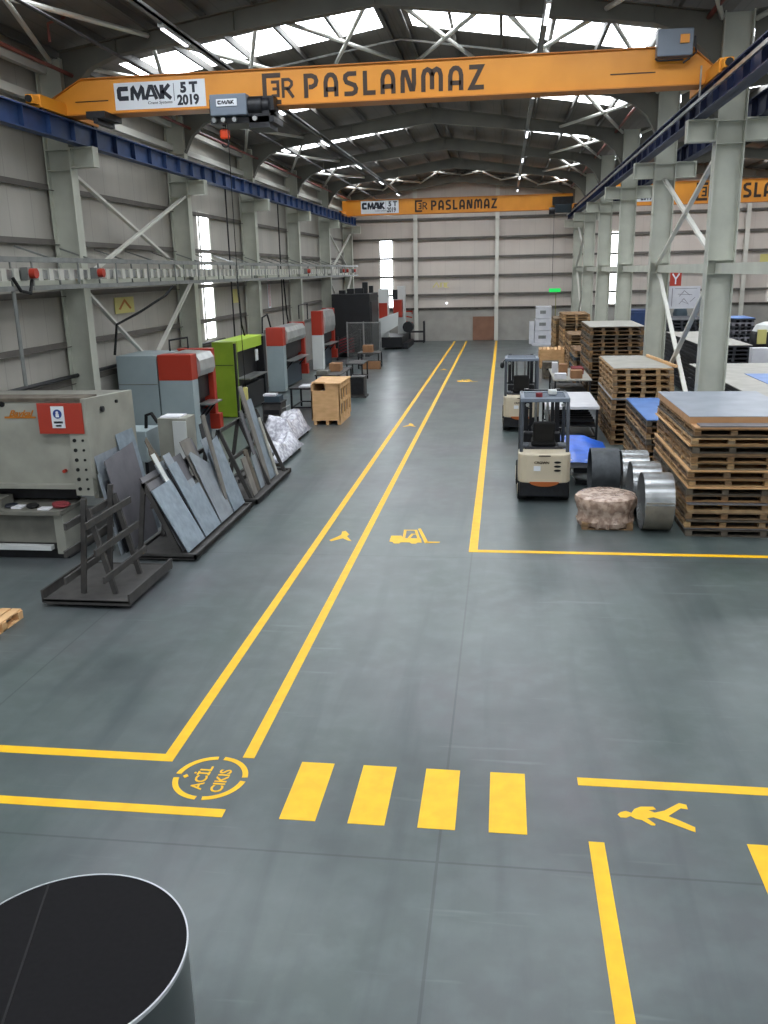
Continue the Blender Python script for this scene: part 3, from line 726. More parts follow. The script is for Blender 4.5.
MB().cyl((-7.5, 13.74, 1.5), (-7.5, 13.82, 1.5), .03, n=10).build('knob', 'red_paint', t)
MB().cyl((-6.97, 14.3, 2.5), (-6.92, 14.3, 2.5), .05, n=10).cyl((-6.97, 14.9, 2.55), (-6.93, 14.9, 2.55), .03, n=10).build('lifting_eye', 'dark_metal', t)
MB().box(-10.6, -7.45, 14.0, 15.6, .95, 1.2).build('blade_housing', 'dark_metal', t)
MB().box(-10.6, -7.42, 13.3, 14.3, .82, .9).build('bed_table', 'beige_dark', t, bevel=.01)
MB().box(-10.6, -7.62, 13.5, 13.62, .28, .82).build('lower_panel', 'beige_dark', t)
MB().box(-7.62, -7.45, 13.42, 14.2, .1, .84).build('leg', 'beige', t, bevel=.01)
MB().box(-10.6, -7.7, 13.36, 13.48, .18, .26).build('foot_rail', 'machine_white', t)
MB().box(-10.6, -7.45, 13.5, 16.4, .0, .16).build('base_frame', 'dark_metal', t)
rp = MB().box(-7.82, -7.02, 13.69, 13.715, 2.17, 2.69).build('red_plate', 'red_paint', t)
sg = MB().box(-7.57, -7.34, 13.68, 13.69, 2.27, 2.64).build('safety_sign', 'sign_white', rp)
MB().cyl((-7.455, 13.679, 2.51), (-7.455, 13.672, 2.51), .078, n=24).build('pictogram', 'sticker_blue', rp)
pc = MB().cyl((-7.455, 13.671, 2.535), (-7.455, 13.668, 2.535), .025, n=12).box(-7.485, -7.425, 13.668, 13.671, 2.455, 2.515)
for z in (2.37, 2.35, 2.30, 2.32): pc.box(-7.525, -7.385, 13.675, 13.679, z, z+.006)
pc.build('pictogram_figure', 'sign_white', rp)
MB().box(-7.535, -7.375, 13.675, 13.6795, 2.35, 2.385).box(-7.505, -7.405, 13.675, 13.6795, 2.295, 2.325).build('lettering', 'letter_navy', rp)
text_mesh('lettering', 'Baykal', .15, 'orange_edge', lambda u, v, w: (-8.42+u, 13.815-w, 2.45+v), t, shear=.45, xscale=1.1, bold=.004)
MB().bar((-8.5, 13.812, 2.43), (-7.93, 13.812, 2.43), .01, .03).build('brand_underline', 'orange_edge', t)
MB().cyl((-8.52, 13.8, 2.66), (-8.52, 13.82, 2.66), .05, n=14).build('peep_hole', 'black_rubber', t)
def lump(name, c, r, m, lab, cat, sz=.5, n=18):
    b = MB(); ph = U(0, 6)
    b.lathe([(r*.7, 0), (r, sz*r*.5), (r*.85, sz*r), (r*.4, sz*r*1.25)], c, n, lambda a, z: .12*math.sin(2*a+ph)+.08*math.sin(5*a+ph*2))
    return b.build(name, m, smooth=True, label=lab, cat=cat)
lump('oily_rag', (-7.55, 13.6, .9), .16, 'red_cloth', 'dark red cloth heap at the end of the shear bed', 'rag')
lump('work_glove', (-8.05, 13.55, .9), .12, 'black_rubber', 'black glove lump in the middle of the shear bed', 'glove')
lump('work_glove', (-8.45, 13.55, .9), .11, 'letter_navy', 'dark blue glove lump by the frame edge on the shear bed', 'glove')
MB().box(-8.38, -8.2, 13.42, 13.6, .905, .935).build('paper_sheet', 'paper', label='crumpled white paper between the gloves on the shear bed', cat='paper')
MB().box(-7.86, -7.66, 13.36, 13.52, .905, .93).build('paper_sheet', 'paper', label='folded white paper by the red rag on the shear bed', cat='paper')
MB().box(-10.2, -8.6, 13.5, 13.9, .9, 1.05).build('tool_tray', 'beige_dark', label='long drab tray lying on the shear bed', cat='tray')

# ------------------------------------------------------------------ cabinets behind the racks
t = thing('control_cabinet', 'beige-grey control cabinet with papers on top, before the first press', 'cabinet', (-7.2, 18.2, 0))
MB().box(-7.5, -6.85, 18.0, 18.6, .1, 1.72).build('body', 'beige', t, bevel=.01)
MB().box(-7.15, -6.84, 17.97, 18.0, .2, 1.66).build('door', 'machine_white', t, bevel=.005)
MB().box(-7.48, -6.87, 18.05, 18.6, 0, .1).build('plinth', 'dark_metal', t)
MB().box(-7.45, -7.0, 18.05, 18.5, 1.72, 1.75).build('paper_sheet', 'paper', label='white papers lying on the control cabinet', cat='paper')
t = thing('oil_tank', 'pale blue-grey tank box low behind the leaning sheets', 'tank', (-8.3, 18.3, 0))
MB().box(-8.7, -7.75, 17.9, 18.7, .75, 1.45).build('body', 'machine_blue', t, bevel=.02)
MB().box(-8.7, -7.75, 17.95, 18.65, 0, .12).box(-8.68, -8.6, 17.95, 18.65, .1, .75).box(-7.85, -7.77, 17.95, 18.65, .1, .75).build('stand', 'dark_metal', t)
MB().tube([(-7.9, 18.3, 1.45), (-7.85, 18.25, 1.75), (-7.7, 18.2, 1.8), (-7.55, 18.15, 1.6)], .04).build('hose', 'black_rubber', t, smooth=True)

# ------------------------------------------------------------------ press brakes
def press(label, x0, xc, x1, y0, y1, zt, cab=None, red='red_paint', zr0=1.98, colw='machine_blue'):
    t = thing('press_brake', label, 'machine', ((x0+x1)/2, (y0+y1)/2, 0))
    if cab:
        b = MB().box(cab[0], cab[1], y0+.05, y1-.2, .32, zt-.02); c = b.build('rear_cabinet', colw, t, bevel=.02)
        MB().box(cab[0]+.02, cab[1]-.02, y0+.04, y0+.05, 1.86, 1.88).box(cab[0]+.02, cab[1], y0+.03, y0+.05, .36, .42).build('panel_joint', 'beige_dark', c)
        MB().box(cab[0]+.1, cab[1], y0+.15, y1-.3, 0, .32).build('cabinet_base', 'dark_metal', t)
    MB().box(xc, x1, y0, y0+.45, .05, zr0).build('near_column', colw, t, bevel=.015)
    MB().box(xc, x1, y0-.01, y0+.46, zr0, zt).build('red_cap', red, t, bevel=.015)
    MB().box(x0, x1, y1-.25, y1, .4, zt+.02).build('far_frame', red, t, bevel=.015)
    MB().box(xc+.1, x1+.12, y1-.28, y1+.02, .35, .8).build('far_foot', red, t, bevel=.015)
    s = MB(); R_ = zt-zr0
    s.prism([(xc+.2, zr0), (x1+.02, zr0+.05), (x1+.09, zr0+.3*R_), (x1+.07, zr0+.7*R_), (x1-.03, zt-.04), (xc+.2, zt)], lambda u, v, w: (u, y0+.47+w, v), y1-y0-.75)
    s.build('ram_cover', 'silver_panel', t)
    MB().box(xc+.2, x1-.15, y0+.46, y1-.26, 1.35, zr0).build('ram_beam', 'machine_black', t)
    MB().box(xc+.25, x1-.18, y0+.46, y1-.26, .1, .95).build('lower_beam', 'teal_dark', t)
    MB().box(xc+.3, x1-.3, y0+.46, y1-.26, 1.0, 1.3).build('tooling', 'dark_metal', t)
    MB().box(x1-.15, x1+.25, y0+.7, y1-.35, 1.2, 1.24).build('front_support', 'galv', t)
    MB().bar((x1+.15, y0+.9, 1.2), (x1-.2, y0+.9, .8), .05, .05).bar((x1+.15, y1-.6, 1.2), (x1-.2, y1-.6, .8), .05, .05).build('bracket', 'dark_metal', t)
    return t
press('pale blue-grey press brake with red cap nearest the shear', -9.4, -9.3, -8.35, 22.7, 24.7, 2.67, cab=(-10.5, -9.35))
t3 = press('red-capped press brake standing just beyond the green machine', -9.6, -9.55, -8.85, 34.8, 38.9, 2.63, zr0=1.9)
press('red and white press brake in front of the tall black machine', -9.55, -9.45, -8.92, 43.0, 46.4, 2.92, zr0=1.75, colw='machine_white')
t = thing('lime_machine', 'lime green machine with black open side between two red-topped presses', 'machine', (-9.3, 30.3, 0))
MB().box(-9.72, -8.98, 28.5, 28.95, .02, 2.56).build('end_cover', 'lime', t, bevel=.015)
MB().box(-9.7, -9.0, 28.485, 28.5, 1.78, 1.80).build('panel_joint', 'dark_metal', t)
MB().box(-8.98, -8.92, 28.52, 28.66, .02, 2.5).build('corner_post', 'machine_black', t)
MB().box(-9.72, -8.97, 28.95, 32.1, 2.18, 2.56).build('top_fascia', 'lime_light', t, bevel=.015)
MB().box(-9.72, -9.2, 28.95, 32.1, .05, 2.18).build('body', 'machine_black', t)
MB().box(-9.2, -8.95, 29.2, 32.0, .05, .95).build('bed', 'machine_black', t, bevel=.02)
MB().box(-9.2, -8.7, 29.3, 31.6, 1.2, 1.24).build('front_support', 'galv', t)
MB().box(-9.72, -8.9, 32.0, 32.35, .02, 2.5).build('far_frame', 'machine_black', t, bevel=.015)
MB().box(-8.93, -8.89, 30.9, 31.2, 1.7, 2.1).build('display', 'machine_white', t)
run('hose_pipe', [(-9.5, 24.2, 2.65), (-9.5, 24.2, 2.95), (-9.1, 24.6, 3.0), (-9.1, 24.6, 2.65)], .03, 'dark_metal', 'dark pipe loop above the nearest press brake', 'pipe')
run('hose_pipe', [(-9.3, 33.4, 2.5), (-9.3, 33.5, 3.1), (-9.2, 33.9, 3.2), (-9.2, 34.3, 2.7)], .035, 'black_rubber', 'curved black hose above the green machine end', 'hose')
run('hose_pipe', [(-9.4, 40.2, 2.7), (-9.4, 40.2, 3.3), (-9.4, 42.0, 3.35), (-9.4, 42.0, 2.6)], .03, 'dark_metal', 'square dark pipe loop between the two farther presses', 'pipe')
# tall black machine
t = thing('machining_center', 'tall matt black machine with equipment on its roof', 'machine', (-8.65, 51.5, 0))
MB().box(-9.75, -7.55, 50, 53.4, .12, 3.55).build('enclosure', 'machine_black', t, bevel=.03)
MB().box(-9.65, -7.65, 50.1, 53.3, 0, .12).build('base', 'dark_metal', t)
MB().box(-7.56, -7.5, 50.3, 52.9, .4, 3.1).build('side_door', 'dark_metal', t, bevel=.01)
for i, (x, y, s, hh) in enumerate(((-9.2, 50.5, .35, .2), (-8.7, 50.5, .4, .28), (-8.2, 50.6, .5, .3), (-7.9, 50.7, .3, .62), (-7.75, 52.0, .25, .4))):
    MB().box(x-s/2, x+s/2, y-s/2, y+s/2, 3.55, 3.55+hh).build('roof_unit', 'machine_black', t, bevel=.02)
MB().box(-9.3, -8.5, 49.4, 50.0, .3, 1.1).build('feed_unit', 'red_cloth', t, bevel=.02)
sb = MB()
for i in range(6): sb.bar((-9.2, 48.2, .3+.16*i), (-8.0, 49.6, .75+.16*i), .08, .05)
sb.box(-9.2, -9.1, 48.1, 48.3, 0, 1.3).box(-8.15, -8.05, 49.4, 49.6, 0, 1.6); sb.build('roller_rack', 'dark_metal', t)
t = thing('press_brake', 'white press with two red blocks beyond the black machine', 'machine', (-7.2, 56.5, 0))
MB().box(-7.75, -7.15, 55, 55.6, 0.1, 3.7).build('near_column', 'machine_white', t, bevel=.02)
MB().box(-6.95, -6.45, 58.2, 58.8, .1, 3.8).build('far_column', 'machine_white', t, bevel=.02)
MB().box(-7.72, -7.2, 54.93, 55, 1.9, 2.85).build('red_block', 'red_paint', t, bevel=.01)
MB().box(-7.1, -6.55, 57.2, 57.9, 1.85, 2.95).build('red_block', 'red_paint', t, bevel=.01)
MB().box(-7.12, -6.8, 57.0, 57.2, 3.0, 3.6).build('dark_unit', 'machine_black', t)
s = MB(); s.prism([(-7.7, .8), (-6.5, 1.5), (-6.5, 2.3), (-7.7, 1.9)], lambda u, v, w: (u, 54.6+w*1., v), .3); s.build('guard_panel', 'machine_white', t)
MB().box(-7.6, -6.3, 54.9, 59, .1, .75).build('bed', 'machine_black', t, bevel=.02)
MB().box(-6.28, -5.95, 55, 58.8, 0, .35).build('conveyor', 'dark_metal', t)
MB().cyl((-6.2, 57.5, 1.2), (-6.2, 58.0, 1.2), .35, n=20).build('motor', 'machine_black', t, smooth=True)

# mesh guard fence
t = thing('guard_fence', 'pale framed mesh fence standing before the black machine', 'fence', (-7.5, 47.2, 0))
f = MB()
for x in (-8.4, -7.5, -6.6): f.box(x-.035, x+.035, 47.17, 47.23, 0, 2.15)
for a, c in ((-8.4, -7.5), (-7.5, -6.6)):
    for z in (.1, 2.1): f.box(a, c, 47.18, 47.22, z-.03, z+.03)
f.build('frame', 'galv', t)
g = MB()
for a, c in ((-8.4, -7.5), (-7.5, -6.6)):
    x = a+.07
    while x < c-.03: g.box(x-.004, x+.004, 47.196, 47.204, .1, 2.1); x += .06
    z = .16
    while z < 2.1: g.box(a, c, 47.196, 47.204, z-.004, z+.004); z += .06
g.build('mesh_infill', 'galv_dull', t)

# ------------------------------------------------------------------ tables, trolleys, crate
def table(name, label, x0, x1, y0, y1, h_, mt, mf, cat='table', shelf=None, th=.05, leg=.06, loc=None):
    t = thing(name, label, cat, ((x0+x1)/2, (y0+y1)/2, 0))
    MB().box(x0, x1, y0, y1, h_-th, h_).build('table_top', mt, t, bevel=.005)
    for x in (x0+leg, x1-leg):
        for y in (y0+leg, y1-leg): MB().box(x-leg/2, x+leg/2, y-leg/2, y+leg/2, 0, h_-th).build('leg', mf, t)
    f = MB()
    for y in (y0+leg, y1-leg): f.box(x0+leg, x1-leg, y-.02, y+.02, .16, .2)
    for x in (x0+leg, x1-leg): f.box(x-.02, x+.02, y0+leg, y1-leg, .16, .2)
    f.build('stretcher', mf, t)
    if shelf: MB().box(x0+leg, x1-leg, y0+leg, y1-leg, shelf, shelf+.03).build('shelf', mf, t)
    return t
table('work_table', 'black steel table behind the pale wooden crate', -7.4, -6.3, 29.6, 31.2, .86, 'dark_metal', 'dark_metal')
table('work_table', 'long black table beyond the crate carrying the small brown box', -7.3, -6.3, 33.4, 36.4, .88, 'rack_steel', 'dark_metal')
table('work_table', 'black frame table nearest the mesh fence, farther of two', -6.9, -6.1, 38.0, 39.6, .85, 'rack_steel', 'dark_metal')
table('work_table', 'small black table with boxes in front of the mesh fence', -7.3, -6.15, 43.6, 44.8, .8, 'rack_steel', 'dark_metal', shelf=.3)
MB().box(-7.05, -6.55, 43.9, 44.4, .8, 1.15).build('cardboard_box', 'cardboard', label='brown box on the small table before the mesh fence', cat='box')
MB().box(-7.0, -6.1, 43.45, 43.58, .0, .4).build('cardboard_box', 'cardboard', label='low brown box standing on the floor before the small table by the mesh fence', cat='box')
MB().box(-6.95, -6.5, 34.6, 35.2, .88, 1.2).build('cardboard_box', 'cardboard', label='brown cardboard box on the long table behind the wooden crate', cat='box')
MB().box(-7.25, -6.8, 33.5, 34.1, .88, 1.02).build('parts_box', 'beige_dark', label='low drab parts box on the near end of the long table', cat='box')
MB().box(-7.1, -6.5, 29.8, 30.5, .86, .9).build('paper_sheet', 'white_card', label='pale sheet lying on the black table behind the crate', cat='paper')
t = thing('tool_trolley', 'dark tool trolley with a jumble of tools beside the wrapped bundles', 'trolley', (-7.2, 26.9, 0))
MB().box(-7.55, -6.95, 26.6, 27.3, .15, .75).build('cabinet_body', 'rack_steel', t, bevel=.01)
MB().box(-7.57, -6.93, 26.58, 27.32, .75, .8).build('top_tray', 'dark_metal', t)
for z in (.3, .5): MB().box(-7.5, -7.0, 26.58, 26.6, z-.07, z+.07).build('drawer', 'dark_metal', t)
for x in (-7.48, -7.02):
    for y in (26.68, 27.22): MB().cyl((x-.02, y, .07), (x+.02, y, .07), .07, n=12).build('caster', 'black_rubber', t)
MB().tube([(-6.93, 26.7, .6), (-6.8, 26.7, .65), (-6.8, 27.2, .65), (-6.93, 27.2, .6)], .015).build('handle', 'galv', t)
MB().box(-7.5, -7.0, 26.7, 27.2, .8, .98).build('tool_case', 'teal_dark', label='dark teal tool case on top of the tool trolley', cat='tool case')
MB().box(-7.55, -7.15, 26.75, 27.1, .98, 1.04).build('paper_sheet', 'white_card', label='pale papers on top of the teal tool case', cat='paper')
# wooden crate
t = thing('wooden_crate', 'pale wooden crate with slatted side openings on the machine side floor', 'crate', (-5.6, 28.1, 0))
MB().box(-6.07, -5.14, 27.1, 29.0, .14, .18).box(-6.07, -5.14, 27.1, 27.14, .18, 1.1).box(-5.6, -5.14, 27.1, 27.14, 1.1, 1.3).build('front_panel', 'crate_wood', t)
MB().box(-6.07, -5.14, 28.96, 29.0, .18, 1.3).box(-6.07, -6.03, 27.1, 29.0, .18, 1.3).build('rear_panel', 'crate_wood', t)
s = MB()
for y in (27.1, 27.58, 28.06, 28.54, 28.92): s.box(-5.17, -5.12, y, y+.1, .14, 1.3)
for z in (.18, .66, 1.14): s.box(-5.17, -5.13, 27.1, 29.02, z, z+.12)
s.build('slatted_side', 'crate_wood', t)
MB().box(-6.09, -5.1, 27.35, 29.02, 1.3, 1.34).box(-5.62, -5.1, 27.06, 27.36, 1.3, 1.34).build('lid', 'crate_wood', t)
for x in (-6.02, -5.62, -5.24): MB().box(x, x+.1, 27.12, 28.98, 0, .14).build('skid', 'crate_wood', t)
MB().box(-6.0, -5.2, 27.2, 28.9, .2, .95).build('packed_machine_part', 'dark_metal', label='dark machine part packed inside the pale wooden crate', cat='machine part')
t = thing('steel_cabinet', 'small dark grey cabinet standing behind the wooden crate', 'cabinet', (-5.6, 33.6, 0))
MB().box(-5.88, -5.32, 33.3, 33.9, .08, .82).build('body', 'rack_steel', t, bevel=.02)
MB().box(-5.92, -5.26, 33.26, 33.94, 0, .08).build('base', 'rack_steel', t, bevel=.01)
MB().box(-5.84, -5.36, 33.28, 33.3, .14, .78).build('door', 'dark_metal', t)
# frame at far wall
t = thing('transport_frame', 'dark L-shaped steel frame standing by the far wall post', 'frame', (-5.8, 60, 0))
f = MB()
for x in (-6.35, -5.35):
    for y in (59.6, 60.3): f.box(x-.04, x+.04, y-.04, y+.04, 0, .78)
for x in (-5.35,):
    for y in (59.6, 60.3): f.box(x-.04, x+.04, y-.04, y+.04, .78, 1.45)
for z in (.1, .74):
    f.box(-6.35, -5.35, 59.57, 59.63, z-.04, z+.04).box(-6.35, -5.35, 60.27, 60.33, z-.04, z+.04)
f.box(-5.39, -5.31, 59.6, 60.3, 1.37, 1.45); f.build('frame', 'dark_metal', t)

# ------------------------------------------------------------------ wrapped bundles
def bundle(label, x0, x1, y0, y1, h_, amp, zb=.12):
    t = thing('wrapped_bundle', label, 'bundle', ((x0+x1)/2, (y0+y1)/2, 0))
    nx, ny = 16, 26; v = []; f = []
    for j in range(ny+1):
        for i in range(nx+1):
            u, w_ = i/nx, j/ny
            e = min(1, 3.5*min(u, 1-u)+.15)*min(1, 5*min(w_, 1-w_)+.15)
            z = zb+h_*e*(.8+.2*math.sin(7*w_+2*u))+amp*(math.sin(23*u+9*w_)*.5+math.sin(31*w_-11*u)*.5)*e
            v.append((x0+(x1-x0)*u+U(-.012, .012), y0+(y1-y0)*w_+U(-.012, .012), max(z, zb)))
    W = nx+1
    for j in range(ny):
        for i in range(nx): f.append((j*W+i, j*W+i+1, (j+1)*W+i+1, (j+1)*W+i))
    b = MB().add(v, f)
    per = [i for i in range(W)]+[j*W+nx for j in range(1, ny+1)]+[ny*W+i for i in range(nx-1, -1, -1)]+[j*W for j in range(ny-1, 0, -1)]
    k = len(b.v); b.v += [(v[p][0], v[p][1], zb-.02) for p in per]
    n_ = len(per)
    b.f += [(per[i], k+i, k+(i+1) % n_, per[(i+1) % n_]) for i in range(n_)]+[tuple(range(k+n_-1, k-1, -1))]
    b.build('plastic_film', 'plastic_wrap', t, smooth=True)
    s = MB()
    for y in (y0+.15, (y0+y1)/2, y1-.15): s.box(x0+.05, x1-.05, y-.05, y+.05, 0, zb-.02)
    s.build('skid', 'wood_grey', t)
    return t
bundle('larger plastic-wrapped bundle behind the sheet rack', -6.85, -5.85, 23.4, 25.9, .72, .03)
bundle('lower plastic-wrapped bundle at the far end of the sheet rack', -6.2, -5.5, 20.9, 23.3, .45, .05)

# ------------------------------------------------------------------ A-frame trolleys and leaning sheets
t = thing('sheet_rack', 'empty dark A-frame sheet trolley standing alone in front', 'rack', (-6.1, 12.1, 0))
MB().box(-6.72, -5.37, 11.25, 12.95, .1, .13).box(-6.72, -5.37, 11.25, 11.28, .06, .14).box(-6.72, -5.37, 12.92, 12.95, .06, .14).build('base_plate', 'rack_steel', t)
MB().box(-6.74, -6.71, 11.25, 12.95, .08, .27).build('side_lip', 'rack_steel', t)
MB().box(-5.39, -5.36, 11.25, 12.95, .08, .24).build('side_lip', 'rack_steel', t)
for x in (-6.5, -5.55):
    for y in (11.5, 12.65): MB().cyl((x-.02, y, .05), (x+.02, y, .05), .05, n=14).box(x-.03, x+.03, y-.04, y+.04, .06, .1).build('caster', 'black_rubber', t)
for y in (11.55, 12.45):
    MB().bar((-6.22, y, .13), (-6.05, y, 1.6), .055, .075).build('upright', 'rack_steel', t)
    MB().bar((-5.72, y+.02, .13), (-6.02, y+.02, 1.45), .055, .075).build('upright', 'rack_steel', t)
for z in (.45, .86, 1.27):
    MB().box(-.0, .04, 11.2, 12.75, -.045, .045).build('rail', 'rack_steel', t) if 0 else None
    xr_ = -5.72-.3*(z-.13)/1.32+.05; xl_ = -6.22+.18*(z-.13)/1.47-.05
    MB().box(xr_, xr_+.035, 11.25, 12.8, z-.05, z+.05).build('rail', 'rack_steel', t)
    MB().box(xl_-.035, xl_, 11.1, 12.7, z-.02, z+.08).build('rail', 'rack_steel', t)

def lean_rack(label, x0, x1, y0, y1, xa, H, n, nm='sheet_rack'):
    t = thing(nm, label, 'rack', ((x0+x1)/2, (y0+y1)/2, 0))
    MB().box(x0, x1, y0, y1, .06, .09).box(x1-.04, x1, y0, y1, .04, .13).box(x0, x0+.06, y0, y1, .04, .14).box(x0, x1, y0, y0+.06, .04, .14).box(x0, x1, y1-.06, y1, .04, .14).build('base_frame', 'rack_steel', t)
    for x in (x0+.15, x1-.15):
        for y in (y0+.2, y1-.2): MB().box(x-.05, x+.05, y-.05, y+.05, 0, .06).build('foot', 'rack_steel', t)
    for i in range(n):
        y = y0+.12+(y1-y0-.24)*i/(n-1)
        MB().bar((xa+.38*H+.03, y, .09), (xa, y, H), .05, .08).build('upright', 'rack_steel', t)
        MB().bar((x0+.12, y, .09), (xa, y, H), .05, .08).build('upright', 'rack_steel', t)
    for z in (.5, .95, H-.05):
        x = xa+.38*(H-z)
        MB().box(x-.06, x-.02, y0+.1, y1-.1, z-.04, z+.04).build('rail', 'rack_steel', t)
    return t
lean_rack('dark A-frame rack holding the nearer row of leaning sheets', -6.3, -5.14, 13.45, 16.9, -6.0, 1.35, 4)
lean_rack('dark A-frame rack holding the farther tall narrow sheets', -6.3, -5.1, 17.15, 20.2, -5.88, 1.6, 3)

def sheet(label, layer, y0, ztop, w_, m, poly=None, th=.012, xb=-5.24, lean=None, zb=.14, name='metal_sheet', cat='metal sheet', group='leaning sheets'):
    """poly in (u, v) fractions of width and length; layer counts inwards from the outermost sheet"""
    if lean is None: lean = max(15., 27.5-(y0-13.5)*3)
    a = math.radians(lean); L = (ztop-zb)/math.cos(a); x_b = xb-.06-layer*.035/math.cos(a)
    nrm = Vector((math.cos(a), 0, math.sin(a)))
    poly = poly or [(0, 0), (1, 0), (1, 1), (0, 1)]
    fn = lambda u, v, w: Vector((x_b-v*math.sin(a), y0+u, zb+v*math.cos(a)))+nrm*w
    b = MB(); b.prism([(u*w_, v*L) for u, v in poly], fn, th)
    return b.build(name, m, label=label, cat=cat, group=group)
STEP = [(0, 0), (1, 0), (1, .62), (.5, .62), (.46, 1), (0, 1)]
sheet('speckled pale blue-grey sheet leaning at the near end of the rack', 0, 13.52, 1.22, .85, 'sheet_blue', th=.02)
sheet('dark grey sheet peeking above the speckled near-end sheet', 3, 13.6, 1.42, .8, 'sheet_dark')
sheet('narrow white strip standing above the near-end sheet', 1.5, 14.2, 1.7, .16, 'machine_white')
sheet('curved tan offcut topmost behind the narrow white strip', 4.5, 14.35, 1.95, .3, 'wood_grey', [(0, 0), (1, 0), (1, .8), (.8, .9), (.75, 1), (.3, .97), (.25, .9), (0, .85)])
sheet('small square grey offcut beside the narrow white strip', 4, 14.3, 1.5, .4, 'sheet_steel')
sheet('stepped blue-grey sheet, second along the near rack', 0, 14.45, 1.45, .85, 'sheet_blue', STEP)
sheet('taller stepped sheet right behind the stepped blue-grey one', 1, 14.5, 1.62, .7, 'sheet_steel', STEP)
sheet('dark sheet edge between the two stepped sheets and the frame', 2.5, 14.55, 1.5, .8, 'sheet_dark')
sheet('grey sheet with slanted top in the middle of the near rack', 0, 15.35, 1.5, .75, 'sheet_steel', [(0, 0), (1, 0), (1, .72), (.15, 1), (0, .98)])
sheet('taller tan-edged sheet behind the slanted-top sheet', 1.2, 15.3, 1.72, .5, 'sheet_tan')
sheet('slim dark sheet deep behind the slanted-top sheet', 2.8, 15.4, 1.66, .62, 'sheet_dark')
sheet('tall narrow tan plank rising highest in the near rack', 2, 16.0, 2.1, .17, 'sheet_tan', th=.03, lean=12.)
sheet('blue-grey sheet with slanted top at the far end of the near rack', 0, 16.15, 1.55, .72, 'sheet_blue', [(0, 0), (1, 0), (1, 1), (.5, .97), (0, .86)], th=.02)
sheet('grey sheet tucked behind the far-end blue-grey sheet', 1.2, 16.1, 1.6, .5, 'sheet_steel')
sheet('black curved offcut above the far-end blue-grey sheet', 3, 16.3, 1.85, .55, 'machine_black', [(0, 0), (1, 0), (1, .85), (.8, 1), (.3, 1), (0, .8)])
sheet('short tan board low inside the farther rack', 0, 17.4, .95, .3, 'sheet_tan', th=.03, xb=-5.2)
sheet('short pale board next to the short tan board', 1, 17.75, 1.05, .25, 'wood_grey', th=.03, xb=-5.2)
sheet('short grey steel offcut third inside the farther rack', .5, 18.1, .85, .3, 'sheet_steel', xb=-5.2)
sheet('wide blue-grey strip leaning at the end of the farther rack', 1, 18.95, 1.95, .45, 'sheet_blue', th=.02, xb=-5.2)
sheet('narrow pale strip outermost at the end of the farther rack', 0, 19.35, 1.5, .14, 'pale_board', th=.03, xb=-5.2)
sheet('tall tan plank rising highest in the farther rack', 1.5, 18.7, 2.3, .26, 'sheet_tan', th=.03, xb=-5.2, lean=14.)
sheet('dark steel strip standing midway in the farther rack', 2.2, 18.45, 1.8, .2, 'sheet_dark', th=.02, xb=-5.2)
# sheets against the shear
kw = dict(lean=11., zb=.0)
sheet('mauve-grey sheet leaning outermost against the beige shear side', 0, 13.95, 1.74, 1.25, 'mauve_plate', [(0, 0), (1, 0), (1, 1.0), (0, .94)], xb=-6.47, **kw)
sheet('pale blue-grey sheet rising behind the mauve-grey one', 2, 14.75, 2.1, .75, 'sheet_blue', xb=-6.47, **kw)
sheet('grey sheet with a round notch in its top edge', 3.2, 13.85, 2.12, 1.05, 'sheet_steel', [(0, 0), (1, 0), (1, 1.06), (.88, 1.08), (.82, .96), (.68, .9), (.5, .9), (.36, .96), (.3, 1.02), (.12, 1.02), (0, .96)], xb=-6.47, **kw)
sheet('dark narrow strip outermost left against the shear side', 1.3, 13.85, 1.3, .12, 'machine_black', xb=-6.47, **kw)
sheet('second narrow grey strip beside the shear bolts', 2.2, 13.72, 1.45, .1, 'sheet_steel', xb=-6.47, **kw)

# ------------------------------------------------------------------ large drum in the corner
t = thing('steel_drum', 'large bright steel drum with a black lid seen close from above', 'drum', (-2.295, 3.564, 0))
MB().lathe([(.648, 0), (.652, .02), (.652, 1.17), (.655, 1.185)], (-2.295, 3.564, 0), 96).build('drum_shell', 'drum_side', t, smooth=True)
MB().ring((-2.295, 3.564, 1.18), (-2.295, 3.564, 1.204), .662, .653, 128).build('rim', 'rim_light', t, smooth=True)
MB().cyl((-2.295, 3.564, 1.18), (-2.295, 3.564, 1.2), .654, n=128).build('lid', 'drum_top', t)
MB().bar((-2.66, 4.1, 1.2005), (-2.33, 2.95, 1.2005), .012, .003).build('lid_seam', 'black_rubber', t)

